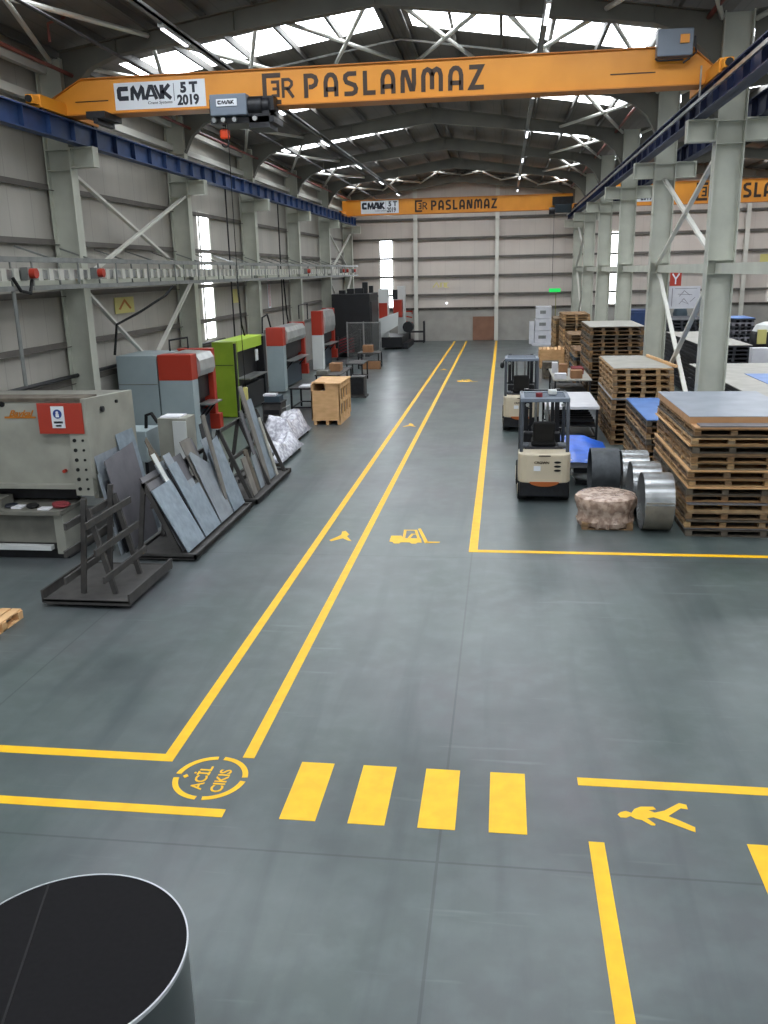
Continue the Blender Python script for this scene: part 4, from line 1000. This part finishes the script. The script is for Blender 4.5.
# ------------------------------------------------------------------ pallet piece at the left edge
def pallet_parts(t, x0, x1, y0, y1, z, h_, m, boards=7, axis='x', nb=(3, 3), detail=True):
    """block pallet: deck boards, stringer boards, blocks, bottom boards"""
    td = MB(); n = boards
    for i in range(n):
        if axis == 'x':
            a = y0+(y1-y0)*(i+.06)/n; c = y0+(y1-y0)*(i+.9)/n; td.box(x0, x1, a, c, z+h_-.02, z+h_)
        else:
            a = x0+(x1-x0)*(i+.06)/n; c = x0+(x1-x0)*(i+.9)/n; td.box(a, c, y0, y1, z+h_-.02, z+h_)
    X = [x0+(x1-x0)*k/(nb[0]-1) for k in range(nb[0])]; Y = [y0+(y1-y0)*k/(nb[1]-1) for k in range(nb[1])]
    bw = .11
    X = [min(max(x, x0+bw/2), x1-bw/2) for x in X]; Y = [min(max(y, y0+bw/2), y1-bw/2) for y in Y]
    sb = MB()
    for x in X: sb.box(x-bw/2, x+bw/2, y0, y1, z+h_-.04, z+h_-.0205) if axis == 'x' else None
    for y in Y: sb.box(x0, x1, y-bw/2, y+bw/2, z+h_-.04, z+h_-.0205) if axis == 'y' else None
    bd = MB()
    for y in Y: bd.box(x0, x1, y-bw/2, y+bw/2, z, z+.018)
    for x in X: bd.box(x-bw/2, x+bw/2, y0+bw, y1-bw, z, z+.018)
    if detail:
        td.build('top_deck', m, t); sb.build('stringer_boards', m, t); bd.build('bottom_deck', m, t)
        for x in X:
            for y in Y: MB().box(x-bw/2, x+bw/2, y-bw/2, y+bw/2, z+.0185, z+h_-.0405).build('block', m, t)
    else:
        for x in X:
            for y in Y: bd.box(x-bw/2, x+bw/2, y-bw/2, y+bw/2, z+.018, z+h_-.04)
        bd.add(td.v, td.f); bd.add(sb.v, sb.f); return bd
t = thing('wooden_pallet', 'weathered wooden pallet on the floor at the left edge of the floor', 'pallet', (-7.35, 10.4, 0))
t['label'] = 'single wooden pallet lying on the open floor before the beige shear'
pallet_parts(t, -7.95, -6.82, 9.9, 10.85, 0, .14, 'crate_wood', 7, 'y')

# ------------------------------------------------------------------ stacks of pallets
NUM = ['second', 'third', 'fourth', 'fifth', 'sixth', 'seventh', 'eighth', 'ninth', 'tenth', 'eleventh', 'twelfth', 'thirteenth', 'fourteenth', 'fifteenth', 'sixteenth', 'seventeenth', 'eighteenth']
def stack(where, group, x0, x1, y0, y1, n, h_, mats, detail, boards=9, axis='x', nb=(4, 4), jit=.03, z0=0., nm='wooden_pallet', word_='wooden pallet', cat='pallet', solid=False, sheets=None, offs=None, sth=.012):
    protos = {}
    z = z0; xc, yc = (x0+x1)/2, (y0+y1)/2
    for i in range(n):
        m = mats[i % len(mats)]
        lab = '%s %s %s' % (('lowest '+word_) if i == 0 else ('topmost '+word_) if i == n-1 else (word_+', '+NUM[i-1]+' from the floor'), 'in', where)
        ox, oy = (U(-jit, jit), U(-jit, jit)); 
        if offs: ox += offs(i)[0]; oy += offs(i)[1]
        loc = (xc+ox, yc+oy, z)
        if m not in protos:
            if detail:
                t = thing(nm, lab, cat, (0, 0, 0), group)
                pallet_parts(t, x0-xc, x1-xc, y0-yc, y1-yc, 0, h_-.008, m, boards, axis, nb)
            else:
                if solid:
                    b = MB().box(x0-xc, x1-xc, y0-yc, y1-yc, h_*.62, h_-.006)
                    for k in range(4):
                        x = x0-xc+.05+(x1-x0-.2)*k/3; b.box(x, x+.1, y0-yc, y1-yc, 0, h_*.62)
                else: b = pallet_parts(None, x0-xc, x1-xc, y0-yc, y1-yc, 0, h_-.008, m, boards, axis, nb, False)
                t = b.build(nm, m, origin=(0, 0, 0), label=lab, cat=cat, group=group)
            t.location = loc; protos[m] = t
        else: dup(protos[m], loc, 0, lab, group)
        z += h_
        if sheets and i in sheets and i < n-1:
            MB().box(x0-U(-.02, .05), x1+.02, y0-U(-.03, .06), y1, z-.004, z+sth-.006).build('steel_sheet', sheets[i], label='thin sheet lying on the %s %s of %s' % ('lowest' if i == 0 else NUM[i-1], 'pallet', where.replace('the ', 'the ', 1)), cat='sheet', group='sheets between pallets')
            z += sth
    return z
W3 = ['wood', 'wood_dark', 'wood_grey']
zA = stack('the big stack beside the steel rings', 'pallets of the big front stack', 3.3, 5.3, 15.5, 19.1, 13, .127, ['wood_grey', 'wood', 'wood_dark', 'wood', 'wood_dark'], True, 14, 'x', (4, 5), .035, sth=.03, sheets={0: 'sheet_dark', 1: 'wood_grey', 2: 'wood', 3: 'sheet_dark', 5: 'crate_wood', 6: 'wood', 7: 'crate_wood', 9: 'wood_dark', 10: 'crate_wood', 11: 'wood_grey'})
MB().box(3.33, 5.32, 15.46, 19.05, zA, zA+.03).build('plywood_sheet', 'plywood', label='bare plywood sheet under the grey board on the big front stack', cat='board')
MB().box(3.42, 5.25, 15.47, 15.8, zA+.03, zA+.055).build('steel_strip', 'sheet_dark', label='thin dark plate edge lying on the plywood of the big front stack', cat='plate')
bw = MB().box(3.3, 5.3, 15.85, 19.15, zA+.031, zA+.15); bt_ = thing('covered_board', 'grey-topped thick board crowning the big front stack', 'board', (4.3, 17.5, zA+.03))
bw.build('wooden_core', 'plywood', bt_); MB().box(3.3, 5.3, 15.85, 19.15, zA+.151, zA+.16).build('grey_facing', 'grey_board', bt_)
z = stack('the second stack, behind the blue-topped one', 'pallets of the second stack', 2.95, 4.5, 24.0, 27.6, 9, .138, ['wood_dark', 'wood', 'wood_dark'], True, 14, 'x', (4, 5), .03)
MB().box(2.93, 4.55, 23.95, 27.6, z, z+.03).build('steel_sheet', 'grey_board', label='thin grey plate halfway up the second pallet stack', cat='sheet')
z2 = z+.03; k = 0
for i in range(5):
    lab = 'wooden pallet, %s above the grey plate in the second stack' % ['first', 'second', 'third', 'fourth', 'fifth'][i]
    if i == 0:
        pp = thing('wooden_pallet', lab, 'pallet', (0, 0, 0), 'pallets of the second stack'); pallet_parts(pp, -.79, .79, -1.8, 1.8, 0, .15, 'wood', 14, 'x', (5, 5)); pp.location = (3.74, 25.8, z2)
    else: dup(pp, (3.74+U(-.03, .03), 25.8+U(-.03, .03), z2+.158*i), 0, lab)
z2 += .158*5
MB().box(2.96, 4.5, 24.1, 27.6, z2, z2+.012).build('steel_sheet', 'pale_board', label='pale sheet on the very top of the second stack', cat='sheet')
MB().bar((4.3, 27.2, z2+.05), (4.58, 24.05, z2+.05), .07, .07).build('timber_batten', 'crate_wood', label='loose timber batten lying on the second pallet stack', cat='timber')
z3 = stack('the blue-topped stack behind the big front stack', 'pallets of the blue-topped stack', 3.2, 4.28, 19.7, 23.2, 10, .138, ['wood_grey', 'wood', 'wood_dark'], True, 14, 'x', (4, 5), .025)
MB().box(3.2, 4.35, 19.72, 23.2, z3, z3+.02).build('blue_sheet', 'blue_sheet', label='blue sheet topping the stack between two taller ones', cat='sheet')
z4 = stack('the widest dark stack beside the columns', 'pallets of the third stack', 3.1, 5.0, 32.5, 36.15, 19, .138, ['wood_dark', 'wood_grey', 'wood_dark'], False, 12, 'x', (5, 4), .02)
MB().box(3.1, 5.02, 32.5, 36.15, z4, z4+.02).build('steel_sheet', 'pale_board', label='pale shiny sheet on the widest dark stack by the columns', cat='sheet')
stack('the lowest of the far narrow stacks', 'pallets of the low far stack', 2.95, 4.15, 37.3, 39.9, 10, .138, ['wood_dark', 'teal_dark', 'wood'], False, 9, 'x', (3, 3), .02)
stack('the middle one of the far narrow stacks', 'pallets of the middle far stack', 2.95, 4.15, 40.6, 43.2, 13, .138, ['wood', 'wood_dark'], False, 9, 'x', (3, 3), .02)
stack('the tallest of the far narrow stacks', 'pallets of the tallest far stack', 2.95, 4.25, 44.8, 48, 18, .138, ['wood', 'wood_dark'], False, 9, 'x', (3, 3), .02)
stack('the farthest stack near the white boxes', 'pallets of the farthest stack', 2.75, 4.2, 49.2, 52, 15, .138, ['wood'], False, 9, 'x', (3, 3), .02)

# neighbouring bay: dark bearers with pale sheets
DK = dict(nm='sheet_pallet', word_='dark sheet pallet', cat='pallet', solid=True)
z5 = stack('the flat stack just beyond the first column', 'dark pallets of the flat stack', 6.1, 9.2, 22, 30, 11, .14, ['pallet_black'], False, **DK)
MB().box(6.1, 9.2, 22, 30, z5, z5+.02).build('steel_sheet', 'pale_board', label='pale sheet covering the flat dark stack beyond the first column', cat='sheet')
MB().box(7.1, 9.0, 24.2, 27.0, z5+.02, z5+.03).build('blue_sheet', 'blue_sheet', label='grey-blue sheet lying askew on the flat dark stack', cat='sheet')
z6 = stack('the tall dark stack between two nearest columns', 'dark pallets of the tall stack', 6.9, 8.6, 32, 39, 14, .14, ['pallet_black'], False, **DK)
MB().box(6.9, 8.6, 32, 39, z6, z6+.02).build('steel_sheet', 'pale_board', label='pale sheet on the tall dark stack between the two nearest columns', cat='sheet')
z7 = stack('the far dark stack below the white poster', 'dark pallets of the far stack', 7.6, 9.6, 43, 46.5, 15, .15, ['pallet_black'], False, **DK)
z8 = stack('the small reddish stack beyond the first column', 'reddish sheet pallets', 10.3, 11.3, 42, 44, 14, .165, ['mauve_plate', 'pallet_black'], False, **DK)
MB().box(10.3, 11.3, 42, 44, z8, z8+.03).build('blue_sheet', 'blue_sheet', label='blue sheet on the small reddish stack', cat='sheet')
stack('the low dark row behind the dark bin', 'dark pallets behind the bin', 9.4, 14, 30.5, 34, 6, .15, ['pallet_black'], False, **DK)
t = thing('poster_board', 'white poster board on a stand above the far dark stack', 'board', (8.6, 47.0, 0))
MB().box(8.3, 9.85, 46.95, 47.0, 2.58, 3.68).build('poster', 'white_card', t)
MB().box(8.35, 8.43, 47.0, 47.06, 0, 3.68).box(9.7, 9.78, 47.0, 47.06, 0, 3.68).build('stand', 'galv_dull', t)
s = MB(); fn = lambda u, v, w: (8.3+u*1.55, 46.945-w, 2.58+v*1.1)
for p in ([(.12,.1),(.12,.92)], [(.2,.9),(.9,.9)], [(.35,.2),(.5,.45),(.65,.2),(.45,.32)], [(.35,.55),(.5,.8),(.68,.6)], [(.3,.65),(.75,.62)], [(.7,.3),(.85,.5)]): s.ribbon(p, .02, fn, .003)
s.build('drawn_lines', 'mauve_plate', t)
t = thing('fire_point_sign', 'red sign with a white hose symbol, left above the white poster', 'sign', (8.2, 44.95, 0))
MB().box(7.97, 8.5, 44.9, 44.93, 3.75, 4.4).build('sign_plate', 'red_paint', t)
s = MB(); fn = lambda u, v, w: (7.97+u*.53, 44.895-w, 3.75+v*.65)
for p in ([(.5,.12),(.5,.5),(.2,.88)], [(.5,.5),(.8,.88)]): s.ribbon(p, .12, fn, .003)
s.build('symbol', 'sign_white', t); MB().box(8.2, 8.25, 46.6, 46.65, 0, 3.9).bar((8.22, 46.62, 3.88), (8.22, 44.95, 4.0), .04, .04).build('post', 'galv_dull', t)
t = thing('waste_bin', 'dark bin with sloping white lid and yellow label at the right edge', 'bin', (9.3, 27.4, 0))
t['label'] = 'dark rounded cab-like bin with white top and yellow label'
zb_ = z5+.03
zb_ = 0; t.location = (10.6, 37, 0); ORG[t.name] = Vector((10.6, 37, 0))
MB().lathe([(.7, 0), (.78, .1), (.76, 2.0), (.7, 2.1)], (10.6, 37, 0), 24).build('body', 'machine_black', t, smooth=True)
MB().lathe([(.71, 2.1), (.58, 2.35), (.3, 2.45)], (10.6, 37, 0), 24).build('lid', 'machine_white', t, smooth=True)
MB().box(9.93, 10.25, 36.3, 36.45, 1.65, 2.2).build('label_plate', 'yellow_label', t)
MB().box(8.35, 8.9, 31.0, 31.4, 0, 1.95).build('white_carton', 'white_card', label='white carton behind the bin, beyond the flat dark stack', cat='box')
for x, y, r, hh, m, lab in ((13.6, 46, .5, 2.0, 'teal_dark', 'dark blue-grey barrel near the reddish stack'), (9.9, 52, .4, 2.6, 'teal_dark', 'dark green cylinder standing near the far post'), (16.2, 48, 1.0, 2.2, 'red_cloth', 'dark red covered heap at the right edge, far bay')):
    MB().lathe([(r*.95, 0), (r, .06*hh), (r, .8*hh), (r*.75, .95*hh), (r*.3, hh)], (x, y, 0), 20, (lambda a, z: .08*math.sin(3*a)) if m == 'red_cloth' else None).build('barrel' if m != 'red_cloth' else 'covered_heap', m, smooth=True, label=lab, cat='barrel' if m != 'red_cloth' else 'heap')
MB().box(6.7, 8.4, 52, 54, 0, 2.3).box(6.75, 8.35, 51.95, 52.05, .1, 2.2).build('blue_container', 'blue_beam', label='blue container in the neighbouring bay near the far wall', cat='container', bevel=.03)

# ------------------------------------------------------------------ steel rings
def ring(label, x0, x1, y, r, m, th=.02, z=0):
    t = thing('steel_ring', label, 'ring', ((x0+x1)/2, y, z))
    MB().ring((x0, y, r), (x1, y, r), r, r-th, 72).build('shell', m, t, smooth=True)
    return t
ring('dark grey rolled steel ring, the one left of the shiny rings', 1.85, 2.42, 18.3, .52, 'ring_dark')
ring('shiny steel ring, farthest of the three shiny ones', 2.45, 2.98, 18.1, .52, 'ring_steel')
ring('shiny steel ring, middle one of the three shiny ones', 2.5, 3.04, 17.0, .52, 'ring_steel')
rt = ring('steel ring nearest the viewer, with a tan lower band', 2.56, 3.08, 15.95, .53, 'ring_steel')
b = MB(); n = 26
for i in range(n):
    a0 = math.radians(180-4+ (80/n)*i); a1 = math.radians(180-4+(80/n)*(i+1)); q = []
    for x in (2.57, 3.07):
        for a in (a0, a1): q.append((x, 15.95+.5315*math.cos(a), .53+.5315*math.sin(a)))
    b.add([q[0], q[1], q[3], q[2]], [(0, 1, 2, 3)])
b.build('tan_band', 'ring_tan', rt, smooth=True)
MB().bar((2.58, 15.405, .62), (3.06, 15.405, .62), .03, .02).build('weld_seam', 'ring_tan', rt)

# ------------------------------------------------------------------ film-wrapped round load
t = thing('wrapped_pallet', 'round load wrapped in clear film on a pallet before the rings', 'pallet', (1.96, 16.2, 0))
pb = pallet_parts(None, 1.5, 2.42, 15.78, 16.66, 0, .13, 'wood', 6, 'x', (3, 3), False); pb.build('pallet_base', 'wood', t)
b = MB(); wob = lambda a, z: .025*math.sin(9*a+z*9)+.02*math.sin(17*a-z*14)+(.04*math.sin(4*a) if z < .25 else 0)
b.lathe([(.5, .05), (.535, .14), (.5, .22), (.505, .3), (.53, .36), (.555, .42), (.56, .52), (.55, .57), (.5, .6), (.3, .605), (.02, .607)], (1.96, 16.2, 0), 72, wob)
b.build('film_wrap', 'wrap_tan', t, smooth=True)
b = MB()
for i in range(16):
    a = 2*PI*i/16; b.cyl((1.96+.48*math.cos(a), 16.2+.48*math.sin(a), .04), (1.96+.53*math.cos(a), 16.2+.53*math.sin(a), .16), .035, .02, 8)
b.build('film_tails', 'wrap_tan', t, smooth=True)

# ------------------------------------------------------------------ forklifts
def forklift(label, x, y, beacon=True):
    t = thing('forklift', label, 'forklift', (0, 0, 0), 'parked forklifts')
    P = MB; cw = P(); plan = [(-.36, 0), (.36, 0), (.47, .05), (.53, .17), (.53, .6), (-.53, .6), (-.53, .17), (-.47, .05)]
    cw.prism(plan, lambda u, v, w: (u, v+max(0, (w-.4))*.12, .44+w), .6)
    c = cw.build('counterweight', 'fork_beige', t, bevel=.03)
    for k in range(3):
        v = P(); v.prism([(.26+.065*math.cos(a)*1.1, .88-.085*k+.024*math.sin(a)) for a in [2*PI*i/16 for i in range(16)]], lambda u, w_, w: (u, -.006-w*.4, w_), .01); v.build('vent', 'black_rubber', c)
    P().box(-.22, -.08, -.01, .0, .7, .8).build('sticker', 'sign_white', c)
    text_mesh('lettering', 'CROWN', .07, 'letter_brown', lambda u, v, w: (-.21+u, -.006-w, .85+v), c, bold=.002, xscale=1.1)
    P().box(-.12, .12, .0, .02, 1.0, 1.02).build('tow_slot', 'letter_brown', c)
    o = P(); o.prism([(.3*math.cos(a), .47+.1*math.sin(a)) for a in [PI+PI*i/16 for i in range(17)]], lambda u, w_, w: (u, -.01+w, w_), .1)
    o.build('lower_bumper', 'fork_orange', t); 
    P().box(-.5, .5, .06, 1.9, .14, .44).box(-.53, .53, .62, 1.45, .3, .62).build('chassis', 'dark_metal', t, bevel=.02)
    for sx in (-1, 1):
        w_ = P().cyl((sx*.34, .42, .225), (sx*.53, .42, .225), .225, n=28); wo = w_.build('wheel', 'black_rubber', t, bevel=.02, smooth=False)
        P().cyl((sx*.525, .42, .225), (sx*.54, .42, .225), .12, n=20).build('hub', 'fork_beige', wo)
        w_ = P().cyl((sx*.33, 1.72, .28), (sx*.55, 1.72, .28), .28, n=28); wo = w_.build('wheel', 'black_rubber', t, bevel=.02)
        P().cyl((sx*.545, 1.72, .28), (sx*.56, 1.72, .28), .15, n=20).build('hub', 'fork_beige', wo)
    P().box(-.4, .4, .58, 1.15, .6, 1.08).build('hood', 'dark_metal', t, bevel=.03)
    st = P().box(-.25, .25, .68, 1.15, 1.08, 1.2).build('seat', 'black_rubber', t, bevel=.04)
    P().bar((0, .72, 1.18), (0, .6, 1.62), .46, .1, up=(0, 1, 0)).build('seat_back', 'black_rubber', st, bevel=.04)
    P().box(-.5, -.3, .62, .95, 1.04, 1.12).box(.3, .5, .62, .95, 1.04, 1.12).build('side_cover', 'fork_grey', t, bevel=.02)
    P().box(-.4, .4, 1.55, 1.78, .5, 1.22).build('dashboard', 'dark_metal', t, bevel=.03)
    sw = P(); n = 24
    ctr = Vector((-.06, 1.42, 1.34)); ax = Vector((0, -.45, .9)).normalized(); a_ = Vector((1, 0, 0)); b_ = ax.cross(a_)
    sw.tube([ctr+(a_*math.cos(2*PI*i/n)+b_*math.sin(2*PI*i/n))*.17 for i in range(n+1)], .016, 8).bar(ctr-a_*.17, ctr+a_*.17, .03, .02).cyl(ctr-ax*.25, ctr, .025, n=10)
    sw.build('steering_wheel', 'black_rubber', t, smooth=True)
    lv = P()
    for k in range(3): lv.cyl((.12+.07*k, 1.5, 1.2), (.12+.07*k, 1.46, 1.42), .012, n=8)
    lv.build('levers', 'black_rubber', t)
    for sx in (-1, 1):
        g = P(); g.tube([(sx*.47, .3, 1.0), (sx*.47, .3, 1.4), (sx*.46, .42, 2.08), (sx*.46, 1.45, 2.12), (sx*.47, 1.72, 1.5), (sx*.47, 1.8, .6)], .038, 10)
        g.build('guard_post', 'fork_grey', t, smooth=True)
    r = P().box(-.5, .5, .36, .48, 2.06, 2.14).box(-.5, .5, 1.38, 1.48, 2.08, 2.14).box(-.5, -.42, .4, 1.45, 2.07, 2.14).box(.42, .5, .4, 1.45, 2.07, 2.14)
    for k in range(6): r.box(-.44, .44, .58+.14*k, .62+.14*k, 2.08, 2.12)
    ro = r.build('overhead_guard', 'hoist_grey', t, bevel=.008)
    if beacon:
        P().cyl((-.12, .6, 2.14), (-.12, .6, 2.22), .07, n=16).build('beacon', 'red_cloth', ro); P().box(.08, .26, .9, 1.05, 2.14, 2.24).build('work_lamp', 'machine_white', ro, bevel=.02)
    else:
        P().bar((-.5, .42, 2.1), (-.58, .38, 2.0), .02, .02).cyl((-.6, .38, 1.95), (-.56, .36, 1.95), .09, n=16).build('mirror', 'dark_metal', ro)
    for sx in (-1, 1): P().cyl((sx*.36, .36, 2.0), (sx*.36, .42, 2.0), .035, n=14).build('rear_lamp', 'galv', t)
    m_ = P()
    for sx in (-1, 1): m_.box(sx*.34-.05, sx*.34+.05, 1.95, 2.08, .1, 2.12).box(sx*.24-.035, sx*.24+.035, 1.98, 2.1, .14, 2.1)
    for z in (.4, 1.25, 2.05): m_.box(-.38, .38, 2.0, 2.06, z-.05, z+.05)
    m_.build('mast', 'dark_metal', t)
    P().cyl((-.13, 1.98, .2), (-.13, 1.98, 1.95), .03, n=10).cyl((.13, 1.98, .2), (.13, 1.98, 1.95), .03, n=10).build('lift_cylinder', 'galv', t, smooth=True)
    cg = P()
    for z in (.16, .5): cg.box(-.48, .48, 2.12, 2.16, z-.05, z+.05)
    for k in range(7): cg.box(-.44+.145*k-.012, -.44+.145*k+.012, 2.12, 2.15, .5, 1.2)
    cg.box(-.46, .46, 2.12, 2.15, 1.18, 1.22); cg.build('carriage', 'dark_metal', t)
    for sx in (-1, 1): P().box(sx*.25-.05, sx*.25+.05, 2.16, 2.2, .05, .6).box(sx*.25-.05, sx*.25+.05, 2.2, 3.25, .05, .085).build('fork', 'dark_metal', t)
    t.location = (x, y, 0); return t
forklift('nearer beige forklift with red beacon, parked with its back to us', .875, 17.6)
forklift('farther beige forklift with round mirror, partly behind the nearer one', .56, 25.9, False)

# ------------------------------------------------------------------ benches and goods behind the forklifts
t = table('work_bench', 'white-topped bench with dark steel frame behind the nearer forklift', 1.2, 2.65, 24.2, 27.2, 1.02, 'white_card', 'dark_metal', 'bench', shelf=.45, th=.08)
rb = MB()
for i in range(6): rb.box(1.45, 2.55, 24.5+.42*i, 24.58+.42*i, .55, .62)
rb.build('rack_bars', 'dark_metal', t)
table('work_bench', 'pale bench with cartons beyond the white-topped bench', 1.75, 3.05, 30.6, 34.2, .98, 'pale_board', 'dark_metal', 'bench', shelf=.4)
for i, (x0, x1, y0, y1, hh, m, lab) in enumerate(((2.35, 2.75, 30.9, 31.4, .28, 'cardboard', 'brown carton at the near right of the carton bench'), (1.8, 2.2, 30.8, 31.2, .18, 'white_card', 'white carton at the near left of the carton bench'),
        (2.0, 2.3, 31.8, 32.3, .4, 'cardboard', 'taller brown carton in the middle of the carton bench'), (1.8, 2.0, 32.6, 33.0, .38, 'white_card', 'white pack behind the taller brown carton'), (2.5, 2.9, 32.2, 33.0, .22, 'red_cloth', 'dark reddish carton behind on the carton bench'))):
    MB().box(x0, x1, y0, y1, .98, .98+hh).build('carton', m, label=lab, cat='box', bevel=.01)
t = thing('roof_crate', 'rough timber crate heap beyond the carton bench', 'crate', (2.35, 43.6, 0)); t['label'] = 'rough orange-brown timber crate beyond the carton bench'
c = MB()
for k in range(5):
    z = .1+.17*k; c.box(1.75, 2.95, 43.0, 43.03, z, z+.14).box(1.75, 1.78, 43.0, 44.4, z, z+.14).box(2.92, 2.95, 43.0, 44.4, z, z+.14).box(1.75, 2.95, 44.37, 44.4, z, z+.14)
c.build('side_boards', 'crate_wood', t)
c = MB()
for x in (1.78, 2.3, 2.85): c.box(x, x+.08, 42.97, 43.0, .06, .95).box(x, x+.08, 43.1, 44.3, 0, .1)
c.build('battens', 'crate_wood', t)
c = MB()
for k in range(6): c.bar((1.8+.18*k, 43.1, .86+U(0, .1)), (1.85+.18*k, 44.3, .9+U(0, .12)), .12, .03)
c.build('loose_lid_boards', 'crate_wood', t)
t = thing('wooden_crate', 'pale plywood box with a dark slot before the rough timber crate', 'crate', (2.1, 39.4, 0))
MB().box(1.75, 2.45, 39.0, 39.9, .1, .72).build('body', 'wood_grey', t); MB().box(1.9, 2.25, 38.985, 39.0, .38, .46).build('slot', 'black_rubber', t); MB().box(1.75, 1.85, 39.0, 39.9, 0, .1).box(2.35, 2.45, 39.0, 39.9, 0, .1).build('skid', 'wood_grey', t)
b = MB(); b.prism([(2.5+.0+.33*math.cos(a), .331+.33*math.sin(a)) for a in [2*PI*i/20 for i in range(20)]], lambda u, v, w: (u, 37.6+w, max(v, 0)), 1.2)
b.build('grey_drum', 'ring_dark', label='dark grey round drum lying beyond the carton bench', cat='drum')
# blue sheet on trestle pallet
t = thing('blue_tarp', 'bright blue sheet draped over a low load beside the nearer forklift', 'tarp', (2.0, 20.5, .42))
nx, ny = 14, 22; v = []; f = []
for j in range(ny+1):
    for i in range(nx+1):
        u, w_ = i/nx, j/ny; e = min(1, 6*min(u, 1-u))*min(1, 8*min(w_, 1-w_))
        x = 1.45+1.1*u; y = 19.0+3.3*w_; z = .63+.008*math.sin(9*u+4*w_)-(1-e)*.05
        if u > .55: z -= (u-.55)*.4
        v.append((x, y, z))
for j in range(ny):
    for i in range(nx): f.append((j*(nx+1)+i, j*(nx+1)+i+1, (j+1)*(nx+1)+i+1, (j+1)*(nx+1)+i))
n0 = len(v); v += [(a, b_, c_-.012) for a, b_, c_ in v]; f += [tuple(n0+q for q in reversed(F)) for F in f[:nx*ny]]
MB().add(v, f).build('sheet', 'tarp_blue', t, smooth=True)
t = thing('machine_base', 'low pale load with dark gap under the blue sheet', 'load', (2.0, 20.6, 0))
MB().box(1.5, 2.0, 19.15, 22.1, .42, .6).build('upper_deck', 'white_card', t, bevel=.02)
MB().box(1.6, 2.25, 19.2, 22.0, .3, .42).build('recess', 'dark_metal', t)
for yy in (19.6, 21.4): MB().lathe([(.34, .12), (.38, .16), (.38, .27), (.34, .29)], (1.95, yy, 0), 28).build('lower_drum', 'machine_white', t, smooth=True)
MB().box(1.65, 2.2, 19.3, 21.9, 0, .12).build('skid', 'dark_metal', t)
# white boxes far away
z = .12
MB().box(1.8, 3.15, 56.2, 57.8, 0, .12).build('pallet_board', 'white_card', label='flat white pallet under the stacked white boxes', cat='pallet')
for i, (x0, x1, hh) in enumerate(((1.95, 3.02, .78), (1.98, 3.0, .72), (2.02, 2.98, .76))):
    o = MB().box(x0, x1, 56.6, 57.6, z, z+hh).build('white_box', 'white_card', label='%s of the three white boxes stacked before the far wall' % ['lowest', 'middle', 'topmost'][i], cat='box', bevel=.02)
    MB().box(x0+.25, x1-.35, 56.585, 56.598, z+.3, z+.5).build('printed_mark', 'galv_dull', o)
    z += hh+.02
MB().box(1.62, 1.92, 56.4, 57.0, .12, 1.5).build('white_carton', 'white_card', label='narrow white carton left of the stacked white boxes', cat='box', bevel=.02)
t = thing('exit_sign', 'green lit sign on a slim post right of the white boxes', 'sign', (3.2, 55.5, 0))
MB().box(2.72, 3.42, 55.4, 55.45, 3.3, 3.52).build('sign_face', 'green_sign', t, bevel=.03)
MB().box(3.12, 3.17, 55.45, 55.5, 0, 3.3).build('post', 'post_olive', t)
MB().box(3.3, 3.95, 54.4, 55.2, 0, 2.1).build('plywood_case', 'pale_board', label='tall pale case right of the green sign post', cat='case', bevel=.02)
